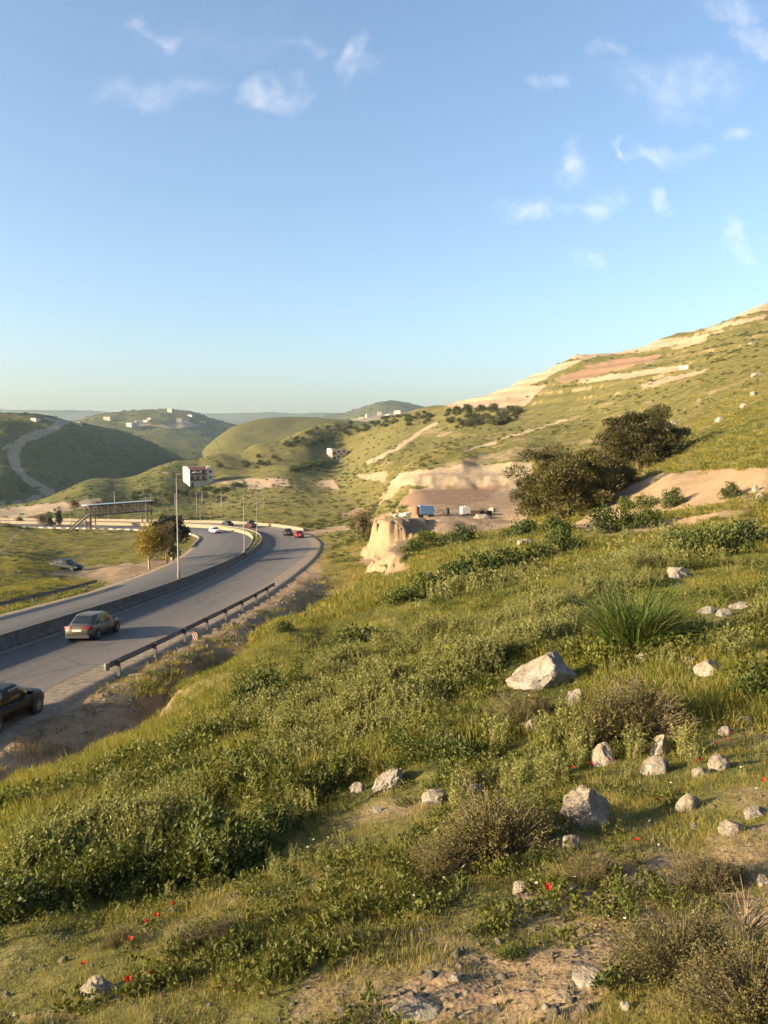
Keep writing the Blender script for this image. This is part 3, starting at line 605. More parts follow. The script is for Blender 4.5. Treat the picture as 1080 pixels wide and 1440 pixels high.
strip('road_shoulder', 0, NE, lambda i: WR[i] - 1.75, lambda i: WR[i] + .75, M['shoulder_gravel'], -.006, 5, 5, label='dusty pale shoulder along the outer edge of the road', cat='shoulder', kind='structure')
strip('road_shoulder', 0, NE, lambda i: -WL[i] - 1.0, lambda i: -WL[i] + .25, M['shoulder_gravel'], -.006, 4, 0, label='gravel strip along the grassy side of the road', cat='shoulder', kind='structure')
strip('dust_strip', 0, NE, lambda i: HM[i] + .05, lambda i: HM[i] + .55 + .9 * float(sstep(115, 140, YS[i]) * sstep(180, 160, YS[i])), M['shoulder_gravel'], .006, 2, label='pale dust gathered along the foot of the median', cat='dust', kind='structure')

def wall_seg(i0, i1, prof, mid=lambda i: 0.):
    """sweep a closed (offset, height) profile along the road between two stations"""
    mb = MB(); st_ = sorted(set(list(range(i0, i1, 2)) + [i1])); npf = len(prof(i0)); vs = []
    for q, i in enumerate(st_):
        for (o, h) in prof(i):
            p = road_pt(i, mid(i) + o); g_ = .02 if q == 0 else (-.02 if q == len(st_) - 1 else 0)
            vs.append((p[0] + TG[i, 0] * g_, p[1] + TG[i, 1] * g_, p[2] + h))
    fs = []
    for a in range(len(st_) - 1):
        for k in range(npf): fs.append((a * npf + k, a * npf + (k + 1) % npf, (a + 1) * npf + (k + 1) % npf, (a + 1) * npf + k))
    fs += [tuple(range(npf - 1, -1, -1)), tuple((len(st_) - 1) * npf + k for k in range(npf))]
    return mb.add(vs, fs)
i_split = road_i(118)
bar = empty('median_barrier', road_pt(road_i(45), 0), label='long dark concrete median wall between the two carriageways', cat='barrier')
def seg_part(mb, name, m_, par):
    o = mb.build(name, m_, par); o.matrix_parent_inverse = Matrix.Translation(par.location).inverted(); return o
bpy.context.view_layer.update()
jers = lambda i: [(-.34, -.1), (.34, -.1), (.34, .12), (.20, .32), (.13, .84), (-.13, .84), (-.20, .35), (-.34, .12)]
for i in range(0, i_split, 8): seg_part(wall_seg(i, min(i + 8, i_split), jers), 'wall_block', M['concrete'], bar)
bed = empty('planted_median', road_pt(road_i(150), 0), label='pale walled median bed of dry grass round the bend', cat='median')
for i in range(i_split, NE - 10, 8):
    j = min(i + 8, NE - 10)
    seg_part(wall_seg(i, j, lambda k: [(HM[k] - .2, -.1), (HM[k], -.1), (HM[k] - .04, .78), (HM[k] - .18, .78)]), 'wall_block', M['concrete_pale'], bed)
    seg_part(wall_seg(i, j, lambda k: [(-HM[k], -.1), (-HM[k] + .2, -.1), (-HM[k] + .18, .78), (-HM[k] + .04, .78)]), 'wall_block', M['concrete_pale'], bed)
seg_part(wall_seg(i_split, NE - 12, lambda k: [(-HM[k] + .16, 0), (HM[k] - .16, 0), (HM[k] - .16, .6), (0, .72), (-HM[k] + .16, .6)]), 'earth_fill', M['ground'], bed)
par_w = empty('roadside_parapet', road_pt(road_i(190), WR[road_i(190)]), label='low pale parapet along the outer edge of the bend', cat='parapet')
i0 = road_i(172)
for i in range(i0, NE - 10, 8):
    seg_part(wall_seg(i, min(i + 8, NE - 10), lambda k: [(WR[k] + .7, -.3), (WR[k] + 1.0, -.3), (WR[k] + 1.0, .62), (WR[k] + .7, .62)]), 'wall_block', M['concrete_pale'], par_w)
kerb = empty('stone_kerb', road_pt(road_i(180), -WL[road_i(180)]), label='painted kerb stones along the inside of the bend by the grass', cat='kerb')
simple('kerb_light', (.40, .36, .29), .9, 0, .2, 3.); simple('kerb_dark', (.08, .075, .07), .9, 0, .3, 3.)
i0 = road_i(150)
for q, i in enumerate(range(i0, NE - 40, 2)):
    seg_part(wall_seg(i, i + 2, lambda k: [(-WL[k] - .75, -.3), (-WL[k] - .5, -.3), (-WL[k] - .52, .26), (-WL[k] - .73, .26)]), 'kerb_stone', M['kerb_light' if q % 2 else 'kerb_dark'], kerb)

# ------------------------------------------------------------------ guardrails: corrugated beam on posts
def guardrail(name, i0, i1, offf, label, mrail, post_step=4, end_box=True, flip=1):
    i0c = road_pt(i0, offf(i0)); root = empty(name, i0c, label=label, cat='guardrail')
    wprof = [(0, .74), (.05 * flip, .69), (0, .63), (.05 * flip, .57), (0, .45), (-.012 * flip, .45), (.03 * flip, .57), (-.02 * flip, .63), (.03 * flip, .69), (-.012 * flip, .74)]
    for i in range(i0, i1, 8): seg_part(wall_seg(i, min(i + 8, i1), lambda k: [(offf(k) + a, h + .02) for a, h in wprof]), 'beam', mrail, root)
    for i in list(range(i0 + 1, i1 + 1, post_step)):
        p = road_pt(i, offf(i) + .13 * flip); ang = math.atan2(TG[i, 1], TG[i, 0]); Mx = Matrix.Translation(p) @ Matrix.Rotation(ang, 4, 'Z')
        seg_part(MB().box(-.05, .05, -.07, .07, -.8, .74, Mx), 'post', mrail, root)
        seg_part(MB().box(-.09, .09, -.12 * 1, .11, .47, .72, Matrix.Translation(road_pt(i, offf(i) + .06 * flip)) @ Matrix.Rotation(ang, 4, 'Z')), 'spacer_block', M['rail_dark'], root)
    if end_box:
        for i in (i0, i1):
            p = road_pt(i, offf(i) + .02 * flip); ang = math.atan2(TG[i, 1], TG[i, 0]); Mx = Matrix.Translation(p) @ Matrix.Rotation(ang, 4, 'Z')
            mb = MB(); mb.tube([Mx @ Vector((0, 0, .44)), Mx @ Vector((0, 0, .78))], .12, 12); seg_part(mb, 'end_cap', M['galvanised'], root)
    return root
gi0, gi1 = road_i(36.5), road_i(68.5)
gr = guardrail('guardrail', gi0, gi1, lambda k: WR[k] + .25, 'dark steel guardrail along the near road edge above the ditch', M['rail_dark'])
guardrail('guardrail', road_i(40), road_i(80), lambda k: -WL[k] - 1.6, 'dark guardrail on the far side of the road below the green bushes', M['rail_dark'], flip=-1, end_box=False)
# striped hazard marker on the near guardrail
m, t, out = mat('hazard_stripes'); g_ = nd(t, 'ShaderNodeTexCoord').outputs['Generated']; wv = nd(t, 'ShaderNodeTexWave', bands_direction='DIAGONAL'); wv.inputs['Scale'].default_value = 1.6; t.links.new(g_, wv.inputs['Vector'])
bsdf(t, out, mixc(t, mth(t, 'GREATER_THAN', wv.outputs['Fac'], .5), (.42, .38, .34), (.17, .04, .03)), .6)
ih = road_i(47.2); ph = road_pt(ih, WR[ih] + .62); hz = empty('hazard_marker', (ph[0], ph[1], ph[2] - .5), math.atan2(TG[ih, 1], TG[ih, 0]) - math.pi / 2, label='small striped hazard board on a post behind the near guardrail', cat='marker')
MB().box(-.03, .03, -.03, .03, -.3, .5).build('post', M['galvanised'], hz); MB().box(-.16, .16, -.05, -.031, .1, .95).build('board', M['hazard_stripes'], hz)

# ------------------------------------------------------------------ street lamps
def lamp_proto():
    root = empty('street_lamp')
    H = 11.0
    MB().tube([(0, 0, -.4), (0, 0, .25), (0, 0, .9), (0, 0, .95), (0, 0, H * .5), (0, 0, H)], [.12, .12, .11, .075, .065, .04], 10).build('pole', M['pole_paint'], root, True)
    MB().box(-.26, .26, -.26, .26, -.4, .06).build('base_plate', M['concrete'], root)
    MB().box(-.05, .05, -.132, -.11, .5, .85).build('access_door', M['galvanised'], root)
    for s in (-1, 1):
        MB().tube([(0, 0, H - .12), (s * .5, 0, H + .06), (s * 1.6, 0, H + .12)], [.03, .026, .022], 6).build('arm', M['pole_paint'], root, True)
        h = MB(); h.add([(s * (1.45 + x), y, H + z) for (x, y, z) in ((0, -.07, .16), (0, .07, .16), (.25, .15, .2), (.25, -.15, .2), (.75, .12, .16), (.75, -.12, .16), (0, -.07, .08), (0, .07, .08), (.25, .15, .08), (.25, -.15, .08), (.75, .12, .08), (.75, -.12, .08))],
                       [(0, 3, 2, 1), (3, 5, 4, 2), (6, 7, 8, 9), (9, 8, 10, 11), (0, 1, 7, 6), (4, 5, 11, 10), (1, 2, 8, 7), (2, 4, 10, 8), (3, 0, 6, 9), (5, 3, 9, 11)])
        h.build('lamp_head', M['galvanised'], root)
    return root
lp = lamp_proto()
LAMPS = [(75, 'tall street lamp nearest the camera on the dark median wall'), (119, 'second street lamp where the median wall meets the planted bed'), (158, 'third street lamp standing in the planted median at the bend'),
         (206, 'slim street lamp past the bend behind the white car'), (222, 'street lamp just right of the dark evergreen tree'), (232, 'street lamp behind the yellow tree'), (241, 'street lamp behind the middle of the footbridge')]
for k, (y, lab) in enumerate(LAMPS):
    i = road_i(y); o = lp if k == 0 else copy_tree(lp)
    p = road_pt(i, 0 if y < 110 else 0); o.location = (p[0], p[1], p[2] + (.85 if y < 115 else .45)); o.rotation_euler = (0, 0, math.atan2(NR[i, 1], NR[i, 0]))
    tag(o, lab, 'street lamp', 'street lamps along the median')
    o.scale = (.8, .8, .72) if y > 195 else (1, 1, .9)
# wooden utility poles on the slope behind the road
up = empty('utility_pole'); MB().tube([(0, 0, -.5), (0, 0, 8)], [.14, .10], 8).build('pole', M['pole_paint'], up, True); MB().box(-.7, .7, -.05, .05, 7.5, 7.62).build('crossarm', M['galvanised'], up)
for k, (u, v, d, lab) in enumerate(((277, 735, 262, 'utility pole standing just beyond the parapet right of the evergreen'), (247, 734, 275, 'pole seen above the dark evergreen tree'), (213, 737, 252, 'pale pole at the right end of the footbridge'),
                                    (162, 733, 280, 'pole seen through the footbridge'), (312, 740, 235, 'slim pole beyond the parapet of the bend'), (285, 735, 290, 'utility pole on the slope under the white house'))):
    o = up if k == 0 else copy_tree(up); p = P(u, v, d); o.location = (p[0], p[1], float(ground_z(p[0], p[1])[0])); tag(o, lab, 'pole', 'poles behind the road'); o.rotation_euler = (0, 0, .3 * k)
# ------------------------------------------------------------------ vehicles
def paint_mat(name, col, metal=.4, rough=.32):
    m, t, out = mat(name); g_ = nd(t, 'ShaderNodeTexCoord').outputs['Object']; n_ = noise(t, 3, 4, g_)
    b = bsdf(t, out, mixc(t, mrange(t, n_, .3, .7), tuple(x * .9 for x in col), col), mrange(t, n_, .2, .8, rough, rough + .15), metal, .25); b.inputs['Coat Weight'].default_value = .15; return m
def flat(name, col, rough=.4, metal=0.): 
    m, t, out = mat(name); g_ = nd(t, 'ShaderNodeTexCoord').outputs['Object']; bsdf(t, out, mixc(t, noise(t, 8, 3, g_), tuple(x * .85 for x in col), col), rough, metal); return m
flat('tyre', (.018, .018, .018), .9); flat('rim', (.30, .30, .31), .35, .8); flat('car_glass', (.02, .024, .028), .06); flat('red_lamp', (.42, .02, .015), .2); flat('head_lamp', (.65, .65, .62), .12); flat('plate', (.62, .62, .58), .5); flat('black_trim', (.015, .015, .016), .6); flat('chrome', (.6, .6, .6), .2, 1.)
def build_car(name, paintm, L=4.5, Wd=1.76, H=1.44, hood=.98, trunk=.98, cab=(-1.75, -1.02, .42, 1.12), pickup=False):
    """x forward, y left, z up; the body is lofted from cross-sections, the cabin from superellipse outlines"""
    root = empty(name); hl = L / 2; hw = Wd / 2
    xs = np.array([-1, -.985, -.94, -.85, -.7, -.5, -.25, 0, .25, .45, .62, .78, .9, .965, .99, 1]) * hl
    top = np.interp(xs / hl, [-1, -.97, -.9, -.6, 0, .42, .7, .88, .97, 1], [trunk * .78, trunk * .93, trunk, trunk + .01, .97, hood, hood * .95, hood * .86, hood * .72, hood * .6])
    bot = np.interp(xs / hl, [-1, -.96, -.8, .8, .95, 1], [.42, .28, .2, .2, .26, .4])
    wid = np.interp(xs / hl, [-1, -.97, -.88, -.6, 0, .6, .85, .95, 1], [.72, .84, .94, .985, 1, .985, .93, .82, .66]) * hw
    NPR = 20; vs = []
    for x, tp, bt, w_ in zip(xs, top, bot, wid):
        c, h = (tp + bt) / 2, (tp - bt) / 2
        for k in range(NPR):
            th = 2 * math.pi * (k + .5) / NPR; cs, sn = math.cos(th), math.sin(th)
            yv = w_ * math.copysign(abs(cs) ** .42, cs); zv = c + h * math.copysign(abs(sn) ** .5, sn)
            fz = (zv - bt) / (tp - bt); yv *= 1 - .10 * max(0, fz - .62) / .38 - .04 * max(0, .3 - fz) / .3
            vs.append((x, yv, zv))
    fs = []
    ns = len(xs)
    for i in range(ns - 1):
        for k in range(NPR): fs.append((i * NPR + k, (i + 1) * NPR + k, (i + 1) * NPR + (k + 1) % NPR, i * NPR + (k + 1) % NPR))
    fs += [tuple(range(NPR)), tuple((ns - 1) * NPR + k for k in range(NPR - 1, -1, -1))]
    body = mesh_obj('body', vs, fs, paintm, root, True)
    for x in (-.12, 1.0 if not pickup else .9):                       # door seams
        for s in (-1, 1): MB().box(x - .008, x + .008, s * hw * .985 - .01, s * hw * .985 + .012, .36, .88).build('door_seam', M['black_trim'], body)
    for x in (-.75, .2):
        for s in (-1, 1): MB().box(x, x + .2, s * hw * .99 - .015, s * hw * .99 + .02, .80, .835).build('door_handle', paintm, body)
    r0, r1, f1, f0 = cab; z0, z1 = .93, H; NA = 56
    lev = [0, .1, .3, .5, .7, .84, .92, .97, 1.0]; rows = []
    for f in lev:
        q = f ** 1.15; xr = r0 + (r1 - r0) * q; xf = f0 + (f1 - f0) * q; wv = hw * (.90 - .20 * f ** 1.4)
        if f > .9: sh = (f - .9) / .1; xr += .10 * sh ** 2; xf -= .10 * sh ** 2; wv -= .07 * sh ** 2
        z = z0 + (z1 - z0) * (f if f < .9 else .9 + .1 * math.sin((f - .9) / .1 * math.pi / 2))
        cx, ax = (xr + xf) / 2, (xf - xr) / 2; row = []
        for k in range(NA):
            th = 2 * math.pi * k / NA; cs, sn = math.cos(th), math.sin(th); row.append((cx + ax * math.copysign(abs(cs) ** .36, cs), wv * math.copysign(abs(sn) ** .36, sn), z))
        rows.append(row)
    parts = {k: ([], []) for k in ('pillars', 'windscreen', 'rear_window', 'lf', 'lr', 'rf', 'rr')}
    def put(key, quad):
        v_, f_ = parts[key]; b = len(v_); v_ += quad; f_.append(tuple(range(b, b + len(quad))))
    for i in range(len(lev) - 1):
        for k in range(NA):
            quad = [rows[i][k], rows[i][(k + 1) % NA], rows[i + 1][(k + 1) % NA], rows[i + 1][k]]; a = 360 * (k + .5) / NA
            key = 'pillars'
            if 1 <= i <= 4:
                if a < 41 or a > 319: key = 'windscreen'
                elif 139 < a < 221: key = 'rear_window'
                elif 52 < a < 88: key = 'lf'
                elif 94 < a < 128: key = 'lr'
                elif 272 < a < 308: key = 'rf'
                elif 232 < a < 266: key = 'rr'
            put(key, quad)
    zt = rows[-1][0][2]; v_, f_ = parts['pillars']; b = len(v_); v_ += rows[-1] + [((r1 + f1) / 2, 0, zt + .035)]
    f_ += [(b + k, b + (k + 1) % NA, b + NA) for k in range(NA)]
    mesh_obj('cabin', *parts['pillars'], paintm, root, True)
    mesh_obj('windscreen', *parts['windscreen'], M['car_glass'], root, True); mesh_obj('rear_window', *parts['rear_window'], M['car_glass'], root, True)
    for k in ('lf', 'lr', 'rf', 'rr'): mesh_obj('side_window', *parts[k], M['car_glass'], root, True)
    for x in (-hl * .60, hl * .62):
        for s in (-1, 1):
            arch = MB(); n_ = 18; yo = s * (hw * .985 + .004); arch.add([(x + .37 * math.cos(math.pi * 2 * k / n_), yo, .33 + .37 * math.sin(math.pi * 2 * k / n_)) for k in range(n_)] + [(x + .37 * math.cos(math.pi * 2 * k / n_), yo - s * .2, .33 + .37 * math.sin(math.pi * 2 * k / n_)) for k in range(n_)], [tuple(range(n_))] + [(k, (k + 1) % n_, n_ + (k + 1) % n_, n_ + k) for k in range(n_)])
            arch.build('wheel_arch', M['black_trim'], root)
            wc = empty('wheel', (x, s * (hw - .09), .31)); wc.parent = root
            MB().tube([(0, -.10, 0), (0, -.085, 0), (0, .085, 0), (0, .11, 0)], [.27, .31, .31, .27], 22).build('tyre', M['tyre'], wc, True)
            rm = MB(); yo = s * .112
            rm.add([(.2 * math.cos(2 * math.pi * k / 20), yo, .2 * math.sin(2 * math.pi * k / 20)) for k in range(20)], [tuple(range(20))])
            rm.build('rim', M['rim'], wc)
            sp = MB()
            for k in range(5): a = 2 * math.pi * (k + .5) / 5; sp.add([(rr * math.cos(a + da), yo + s * .003, rr * math.sin(a + da)) for rr, da in ((.07, -.25), (.185, -.2), (.185, .2), (.07, .25))], [(0, 1, 2, 3)])
            sp.build('rim_gap', M['black_trim'], wc)
    for s in (-1, 1):
        MB().add([(-hl * .985, s * hw * .42, .72), (-hl * .985, s * hw * .42, .88), (-hl * .975, s * hw * .80, .87), (-hl * .93, s * hw * .935, .85), (-hl * .93, s * hw * .935, .73), (-hl * .975, s * hw * .80, .71)], []) 
        tl = MB(); A_ = [(-hl - .004, s * hw * .40, .73), (-hl - .004, s * hw * .40, .87), (-hl * .992, s * hw * .66, .885), (-hl * .955, s * hw * .90, .88), (-hl * .88, s * hw * .975, .85), (-hl * .88, s * hw * .975, .76), (-hl * .955, s * hw * .90, .72), (-hl * .992, s * hw * .66, .71)]
        tl.add(A_ + [(x + .12, y * .96, z) for x, y, z in A_], [tuple(range(8)), tuple(range(15, 7, -1))] + [(k, (k + 1) % 8, 8 + (k + 1) % 8, 8 + k) for k in range(8)]); tl.build('tail_lamp', M['red_lamp'], root)
        hd = MB(); A_ = [(hl * .985, s * hw * .45, .56), (hl * .97, s * hw * .45, .68), (hl * .91, s * hw * .80, .74), (hl * .84, s * hw * .95, .75), (hl * .87, s * hw * .93, .64), (hl * .95, s * hw * .80, .57)]
        hd.add(A_ + [(x - .1, y * .95, z) for x, y, z in A_], [tuple(range(6)), tuple(range(11, 5, -1))] + [(k, (k + 1) % 6, 6 + (k + 1) % 6, 6 + k) for k in range(6)]); hd.build('headlamp', M['head_lamp'], root)
        mi = MB().box(f0 - .42, f0 - .30, s * (hw * .93), s * (hw * .93 + .2), .93, 1.06).build('wing_mirror', paintm, root); mi.parent = root
    MB().box(-hl - .012, -hl + .05, -.26, .26, .6, .72).build('number_plate', M['plate'], root)
    MB().box(-hl + .02, -hl + .3, -hw * .8, hw * .8, .22, .40).build('rear_bumper', M['black_trim'], root)
    MB().box(hl - .2, hl - .005, -hw * .55, hw * .55, .34, .48).build('grille', M['black_trim'], root)
    MB().box(-hl * .9, hl * .9, -hw * .7, hw * .7, .17, .3).build('underbody', M['black_trim'], root)
    return root
P_GOLD = paint_mat('paint_gold', (.14, .125, .09), .5); P_BLACK = simple('paint_black', (.004, .004, .006), .35, 0, .1, 3., .12); P_RED = paint_mat('paint_red', (.33, .02, .02), .2); P_WHITE = paint_mat('paint_white', (.72, .72, .70), 0.); P_GREY = paint_mat('paint_grey', (.022, .027, .028), .1, .45); P_MAROON = paint_mat('paint_maroon', (.10, .022, .02), .2); P_GREEN = paint_mat('paint_dark', (.03, .036, .03), .3)
def put_car(o, y, off, back, lab, cat='car', grp='cars on the road'):
    i = road_i(y); p = Vector(road_pt(i, off, .004)); q = Vector(road_pt(i + 3, off, .004)); f = (q - p).normalized(); r = Vector((NR[i, 0], NR[i, 1], BANK[i])).normalized()
    if back: f, r = -f, -r
    upv = r.cross(f).normalized(); mt = Matrix((f, -r, upv)).transposed().to_4x4()
    o.rotation_euler = mt.to_euler(); o.location = p; tag(o, lab, cat, grp)
put_car(build_car('car', P_GOLD), 47.6, 3.3, False, 'gold sedan seen from behind beside the dark median wall')
put_car(build_car('car', P_BLACK, 4.6), 30.2, 8.2, False, 'black sedan cut by the left edge at the near roadside')
put_car(build_car('car', P_RED, 4.0, 1.68, 1.46, trunk=1.0, cab=(-1.9, -1.5, .35, 1.0)), 156, 8.2, False, 'small red hatchback on the outer lane of the bend')
put_car(build_car('car', P_GREEN, 4.3, 1.72, 1.5), 164.5, 6.6, False, 'dark car just ahead of the red hatchback on the bend')
put_car(build_car('car', P_WHITE, 4.4), 187.5, -5.0, True, 'white car coming round the inside of the bend')
put_car(build_car('car', P_GREY, 4.4), 201, 4.2, False, 'dark grey car beyond the planted median')
put_car(build_car('pickup_truck', P_MAROON, 4.9, 1.85, 1.85, hood=1.12, trunk=1.12, cab=(-.55, -.4, .5, 1.0), pickup=True), 191, 5.4, False, 'dark red pickup with a load on the far bend', 'pickup')
pc = build_car('car', P_GREY, 4.5); p = gp(93, 801); pc.location = (p[0], p[1], p[2] + .02)
sxp = float(ground_z(p[0] + 2, p[1])[0] - ground_z(p[0] - 2, p[1])[0]) / 4
pc.rotation_euler = (0, -math.atan(sxp), math.radians(-12)); tag(pc, 'dark saloon parked on the dirt pull-off below the grass bank', 'car')

# ------------------------------------------------------------------ houses
simple('plaster_white', (.58, .53, .44), .9, 0, .08, 2.); simple('plaster_beige', (.60, .46, .32), .9, 0, .1, 2.); simple('stone_wall_tan', (.50, .40, .29), .9, 0, .15, 2.); simple('red_tile', (.22, .075, .05), .85, 0, .2, 3.); simple('wood_brown', (.12, .055, .035), .8, 0, .3, 3.); simple('roof_grey', (.34, .31, .27), .9, 0, .15, 2.)
flat('window_dark', (.03, .032, .036), .12); flat('frame_pale', (.55, .52, .47), .6)
def window(par, x, z, w_, h_, face, depth, wallpos, frame=M['frame_pale'], pane=M['window_dark']):
    """face: 'front' (-y side at y=wallpos) or 'left' (-x side at x=wallpos)"""
    def bx(a0, a1, b0, b1, c0, c1):
        return (a0, a1, b0, b1, c0, c1) if face == 'front' else (b0, b1, a0, a1, c0, c1)
    wf = MB()
    for (a0, a1, c0, c1) in ((x - w_ / 2 - .1, x - w_ / 2, z, z + h_), (x + w_ / 2, x + w_ / 2 + .1, z, z + h_), (x - w_ / 2 - .1, x + w_ / 2 + .1, z + h_, z + h_ + .1), (x - w_ / 2 - .15, x + w_ / 2 + .15, z - .12, z)):
        wf.box(*bx(a0, a1, wallpos - .09, wallpos + .02, c0, c1))
    o = wf.build('window', frame, par)
    MB().box(*bx(x - w_ / 2, x + w_ / 2, wallpos - .015, wallpos + .01, z, z + h_)).build('pane', pane, o); return o
def house_at(name, u, v, d, yaw, **kw):
    p = P(u, v, d); return empty(name, (p[0], p[1], float(ground_z(p[0], p[1])[0]) - .1), yaw, **kw)
h1 = house_at('house', 267, 691, 414, math.radians(34), label='three-storey white house with red-brown balconies on the slope', cat='house')
L1, W1 = 13.0, 9.6
MB().box(0, L1, 1.9, W1, -5, 9.6).build('wall', M['plaster_white'], h1)
MB().box(0, .5, 0, 1.899, -5, 9.0).build('corner_wall', M['plaster_white'], h1); MB().box(L1 - 3.6, L1, 0, 1.899, -5, 9.6).build('side_bay', M['plaster_white'], h1); MB().box(.5, L1 - 3.6, .3, 1.899, -5, 2.6).build('ground_floor_wall', M['plaster_white'], h1)
MB().box(.501, L1 - 3.601, -.3, 1.899, 5.7, 5.95).build('balcony_slab', M['plaster_white'], h1); MB().box(.501, L1 - 3.601, -.3, 1.899, 2.601, 2.9).build('balcony_slab', M['plaster_white'], h1)
for z in (2.9, 5.95):
    for x in (3.4, 6.3): MB().box(x - .2, x + .2, -.25, .15, z, z + 2.79).build('column', M['plaster_white'], h1)
    MB().box(.501, L1 - 3.601, -.29, -.22, z, z + .85).build('railing', M['wood_brown'], h1)
    for x in (2, 5, 8): window(h1, x, z + .1, 1.3, 2.1, 'front', .2, 1.9, M['wood_brown'])
rf = MB(); rf.add([(.3, -.7, 8.75), (L1 - 3.5, -.7, 8.75), (L1 - 3.5, 2.4, 10.0), (.3, 2.4, 10.0), (.3, -.7, 8.6), (L1 - 3.5, -.7, 8.6), (L1 - 3.5, 2.4, 9.85), (.3, 2.4, 9.85)], [(0, 1, 2, 3), (7, 6, 5, 4), (0, 4, 5, 1), (1, 5, 6, 2), (2, 6, 7, 3), (3, 7, 4, 0)]); rf.build('balcony_roof', M['red_tile'], h1)
pp = MB(); 
for a in ((0, L1, 2.4, 2.6, 9.601, 10.1), (0, L1, W1 - .2, W1, 9.601, 10.1), (0, .2, 2.6, W1 - .2, 9.601, 10.1), (L1 - .2, L1, 2.6, W1 - .2, 9.601, 10.1)): pp.box(*a)
pp.build('parapet', M['plaster_white'], h1)
for z in (1.0, 4.1, 7.0):
    for y in (3.5, 7.0): window(h1, y, z, .95, 1.1, 'left', .2, 0)
for z in (4.0, 7.0): window(h1, L1 - 1.8, z, 1.5, 1.2, 'front', .2, 0)
window(h1, 1.6, -.2, 1.0, 2.2, 'front', .2, .3, M['wood_brown'])
h2 = house_at('house', 467, 649, 520, math.radians(24), label='unfinished beige concrete house alone on the upper meadow', cat='house')
MB().box(0, 10.2, 0, 9.5, -4, 6.6).build('wall', M['plaster_beige'], h2); MB().box(0, 3.2, 3, 9.3, 6.601, 7.2).build('stair_head', M['plaster_beige'], h2); MB().box(-.8, -.001, 1, 8, -1.5, 4.6).build('annex', M['plaster_beige'], h2)
for x, z, a, b in ((1.6, .2, 2.0, 1.5), (1.6, 3.3, 2.0, 1.5), (4.6, 1.2, 1.7, 1.2), (4.6, 4.6, 1.7, 1.2), (6.1, 3.0, .9, 1.0), (8.2, 1.2, 1.4, 1.2), (8.2, 4.6, 1.4, 1.2)): window(h2, x, z, a, b, 'front', .2, 0, M['plaster_beige'])
MB().box(1, 3.6, -1.2, -.001, -.6, -.1).build('porch_slab', M['roof_grey'], h2)
# village houses on the hills across the valley
def small_house(pos, w_, d_, h_, yaw, lab, wallm, grp, tiled):
    o = empty('village_house', (pos[0], pos[1], pos[2] - .5), yaw); tag(o, lab, 'house', grp)
    MB().box(-w_ / 2, w_ / 2, -d_ / 2, d_ / 2, -2, h_).build('wall', wallm, o)
    if tiled:
        MB().add([(-w_ / 2 - .4, -d_ / 2 - .4, h_ + .005), (w_ / 2 + .4, -d_ / 2 - .4, h_ + .005), (w_ / 2 + .4, d_ / 2 + .4, h_ + .005), (-w_ / 2 - .4, d_ / 2 + .4, h_ + .005), (-w_ / 4, 0, h_ + 2.6), (w_ / 4, 0, h_ + 2.6)], [(0, 3, 2, 1), (0, 1, 5, 4), (2, 3, 4, 5), (1, 2, 5), (3, 0, 4)]).build('roof', M['red_tile'], o)
    else: MB().box(-w_ / 2 - .3, w_ / 2 + .3, -d_ / 2 - .3, d_ / 2 + .3, h_ + .003, h_ + .5).build('roof', M['roof_grey'], o)
    for fl in range(int(h_ // 3)):
        for k in range(max(2, int(w_ // 4))): window(o, -w_ / 2 + w_ * (k + .5) / max(2, int(w_ // 4)), fl * 3.1 + .9, 1.5, 1.4, 'front', .2, -d_ / 2)
    return o
rv = random.Random(5)
VIL = [('village', 190, 599, 'tan house low in the pale cutting of the village hill', 0), ('village', 197, 596, 'tan house in the middle of the pale cutting', 0), ('village', 206, 593, 'larger pale house at the top of the cutting', 0), ('village', 211, 590, 'small house above the cutting on the village hill', 1), ('village', 183, 600, 'leftmost house of the cutting on the village hill', 0),
       ('village', 269, 585, 'white house high on the right shoulder of the village hill', 0), ('village', 285, 594, 'white house right below the shoulder of the village hill', 0), ('village', 253, 593, 'small house near the middle of the village hill', 1), ('village', 152, 591, 'house on the left flank of the village hill', 1), ('village', 240, 580, 'house on the crest of the village hill', 0),
       ('mound', 520, 587, 'pale house left in the village below the distant mound', 0), ('mound', 534, 583, 'pale house in the village centre below the distant mound', 0), ('mound', 546, 585, 'low pale house right of centre below the distant mound', 0), ('mound', 560, 582, 'pale house at the right of the village below the distant mound', 1), ('mound', 508, 589, 'leftmost pale house below the distant mound', 0),
       ('track', 52, 592, 'small pale hut on the crest of the shaded left hill', 0), ('track', 108, 597, 'small house near the top of the dirt track', 0)]
for hz_, u, v, lab, tl in VIL:
    p = HZ[hz_](u, v); k = {'village': 1.25, 'mound': 1.7, 'track': .75}[hz_]
    small_house(p, rv.uniform(9, 15) * k, rv.uniform(8, 11) * k, rv.choice([3.4, 6.4, 6.6]) * k, rv.uniform(-.5, .6), lab, M[rv.choice(['plaster_white', 'stone_wall_tan', 'stone_wall_tan'])], 'houses on the far hills', tl)
# small shed high on the big hill
p = gp(962, 519); gx_ = float(ground_z(p[0] + 3, p[1])[0] - ground_z(p[0] - 3, p[1])[0]); gy_ = float(ground_z(p[0], p[1] + 3)[0] - ground_z(p[0], p[1] - 3)[0]); yw = math.atan2(gx_, -gy_) + math.pi
wl = empty('field_wall', p, yw, label='short low white wall high on the terraced hill', cat='wall'); MB().box(-3.2, 3.2, -.25, .25, -1.5, 1.1).build('wall', M['stone_wall_tan'], wl); MB().box(-3.3, 3.3, -.3, .3, 1.103, 1.25).build('coping', M['plaster_white'], wl)

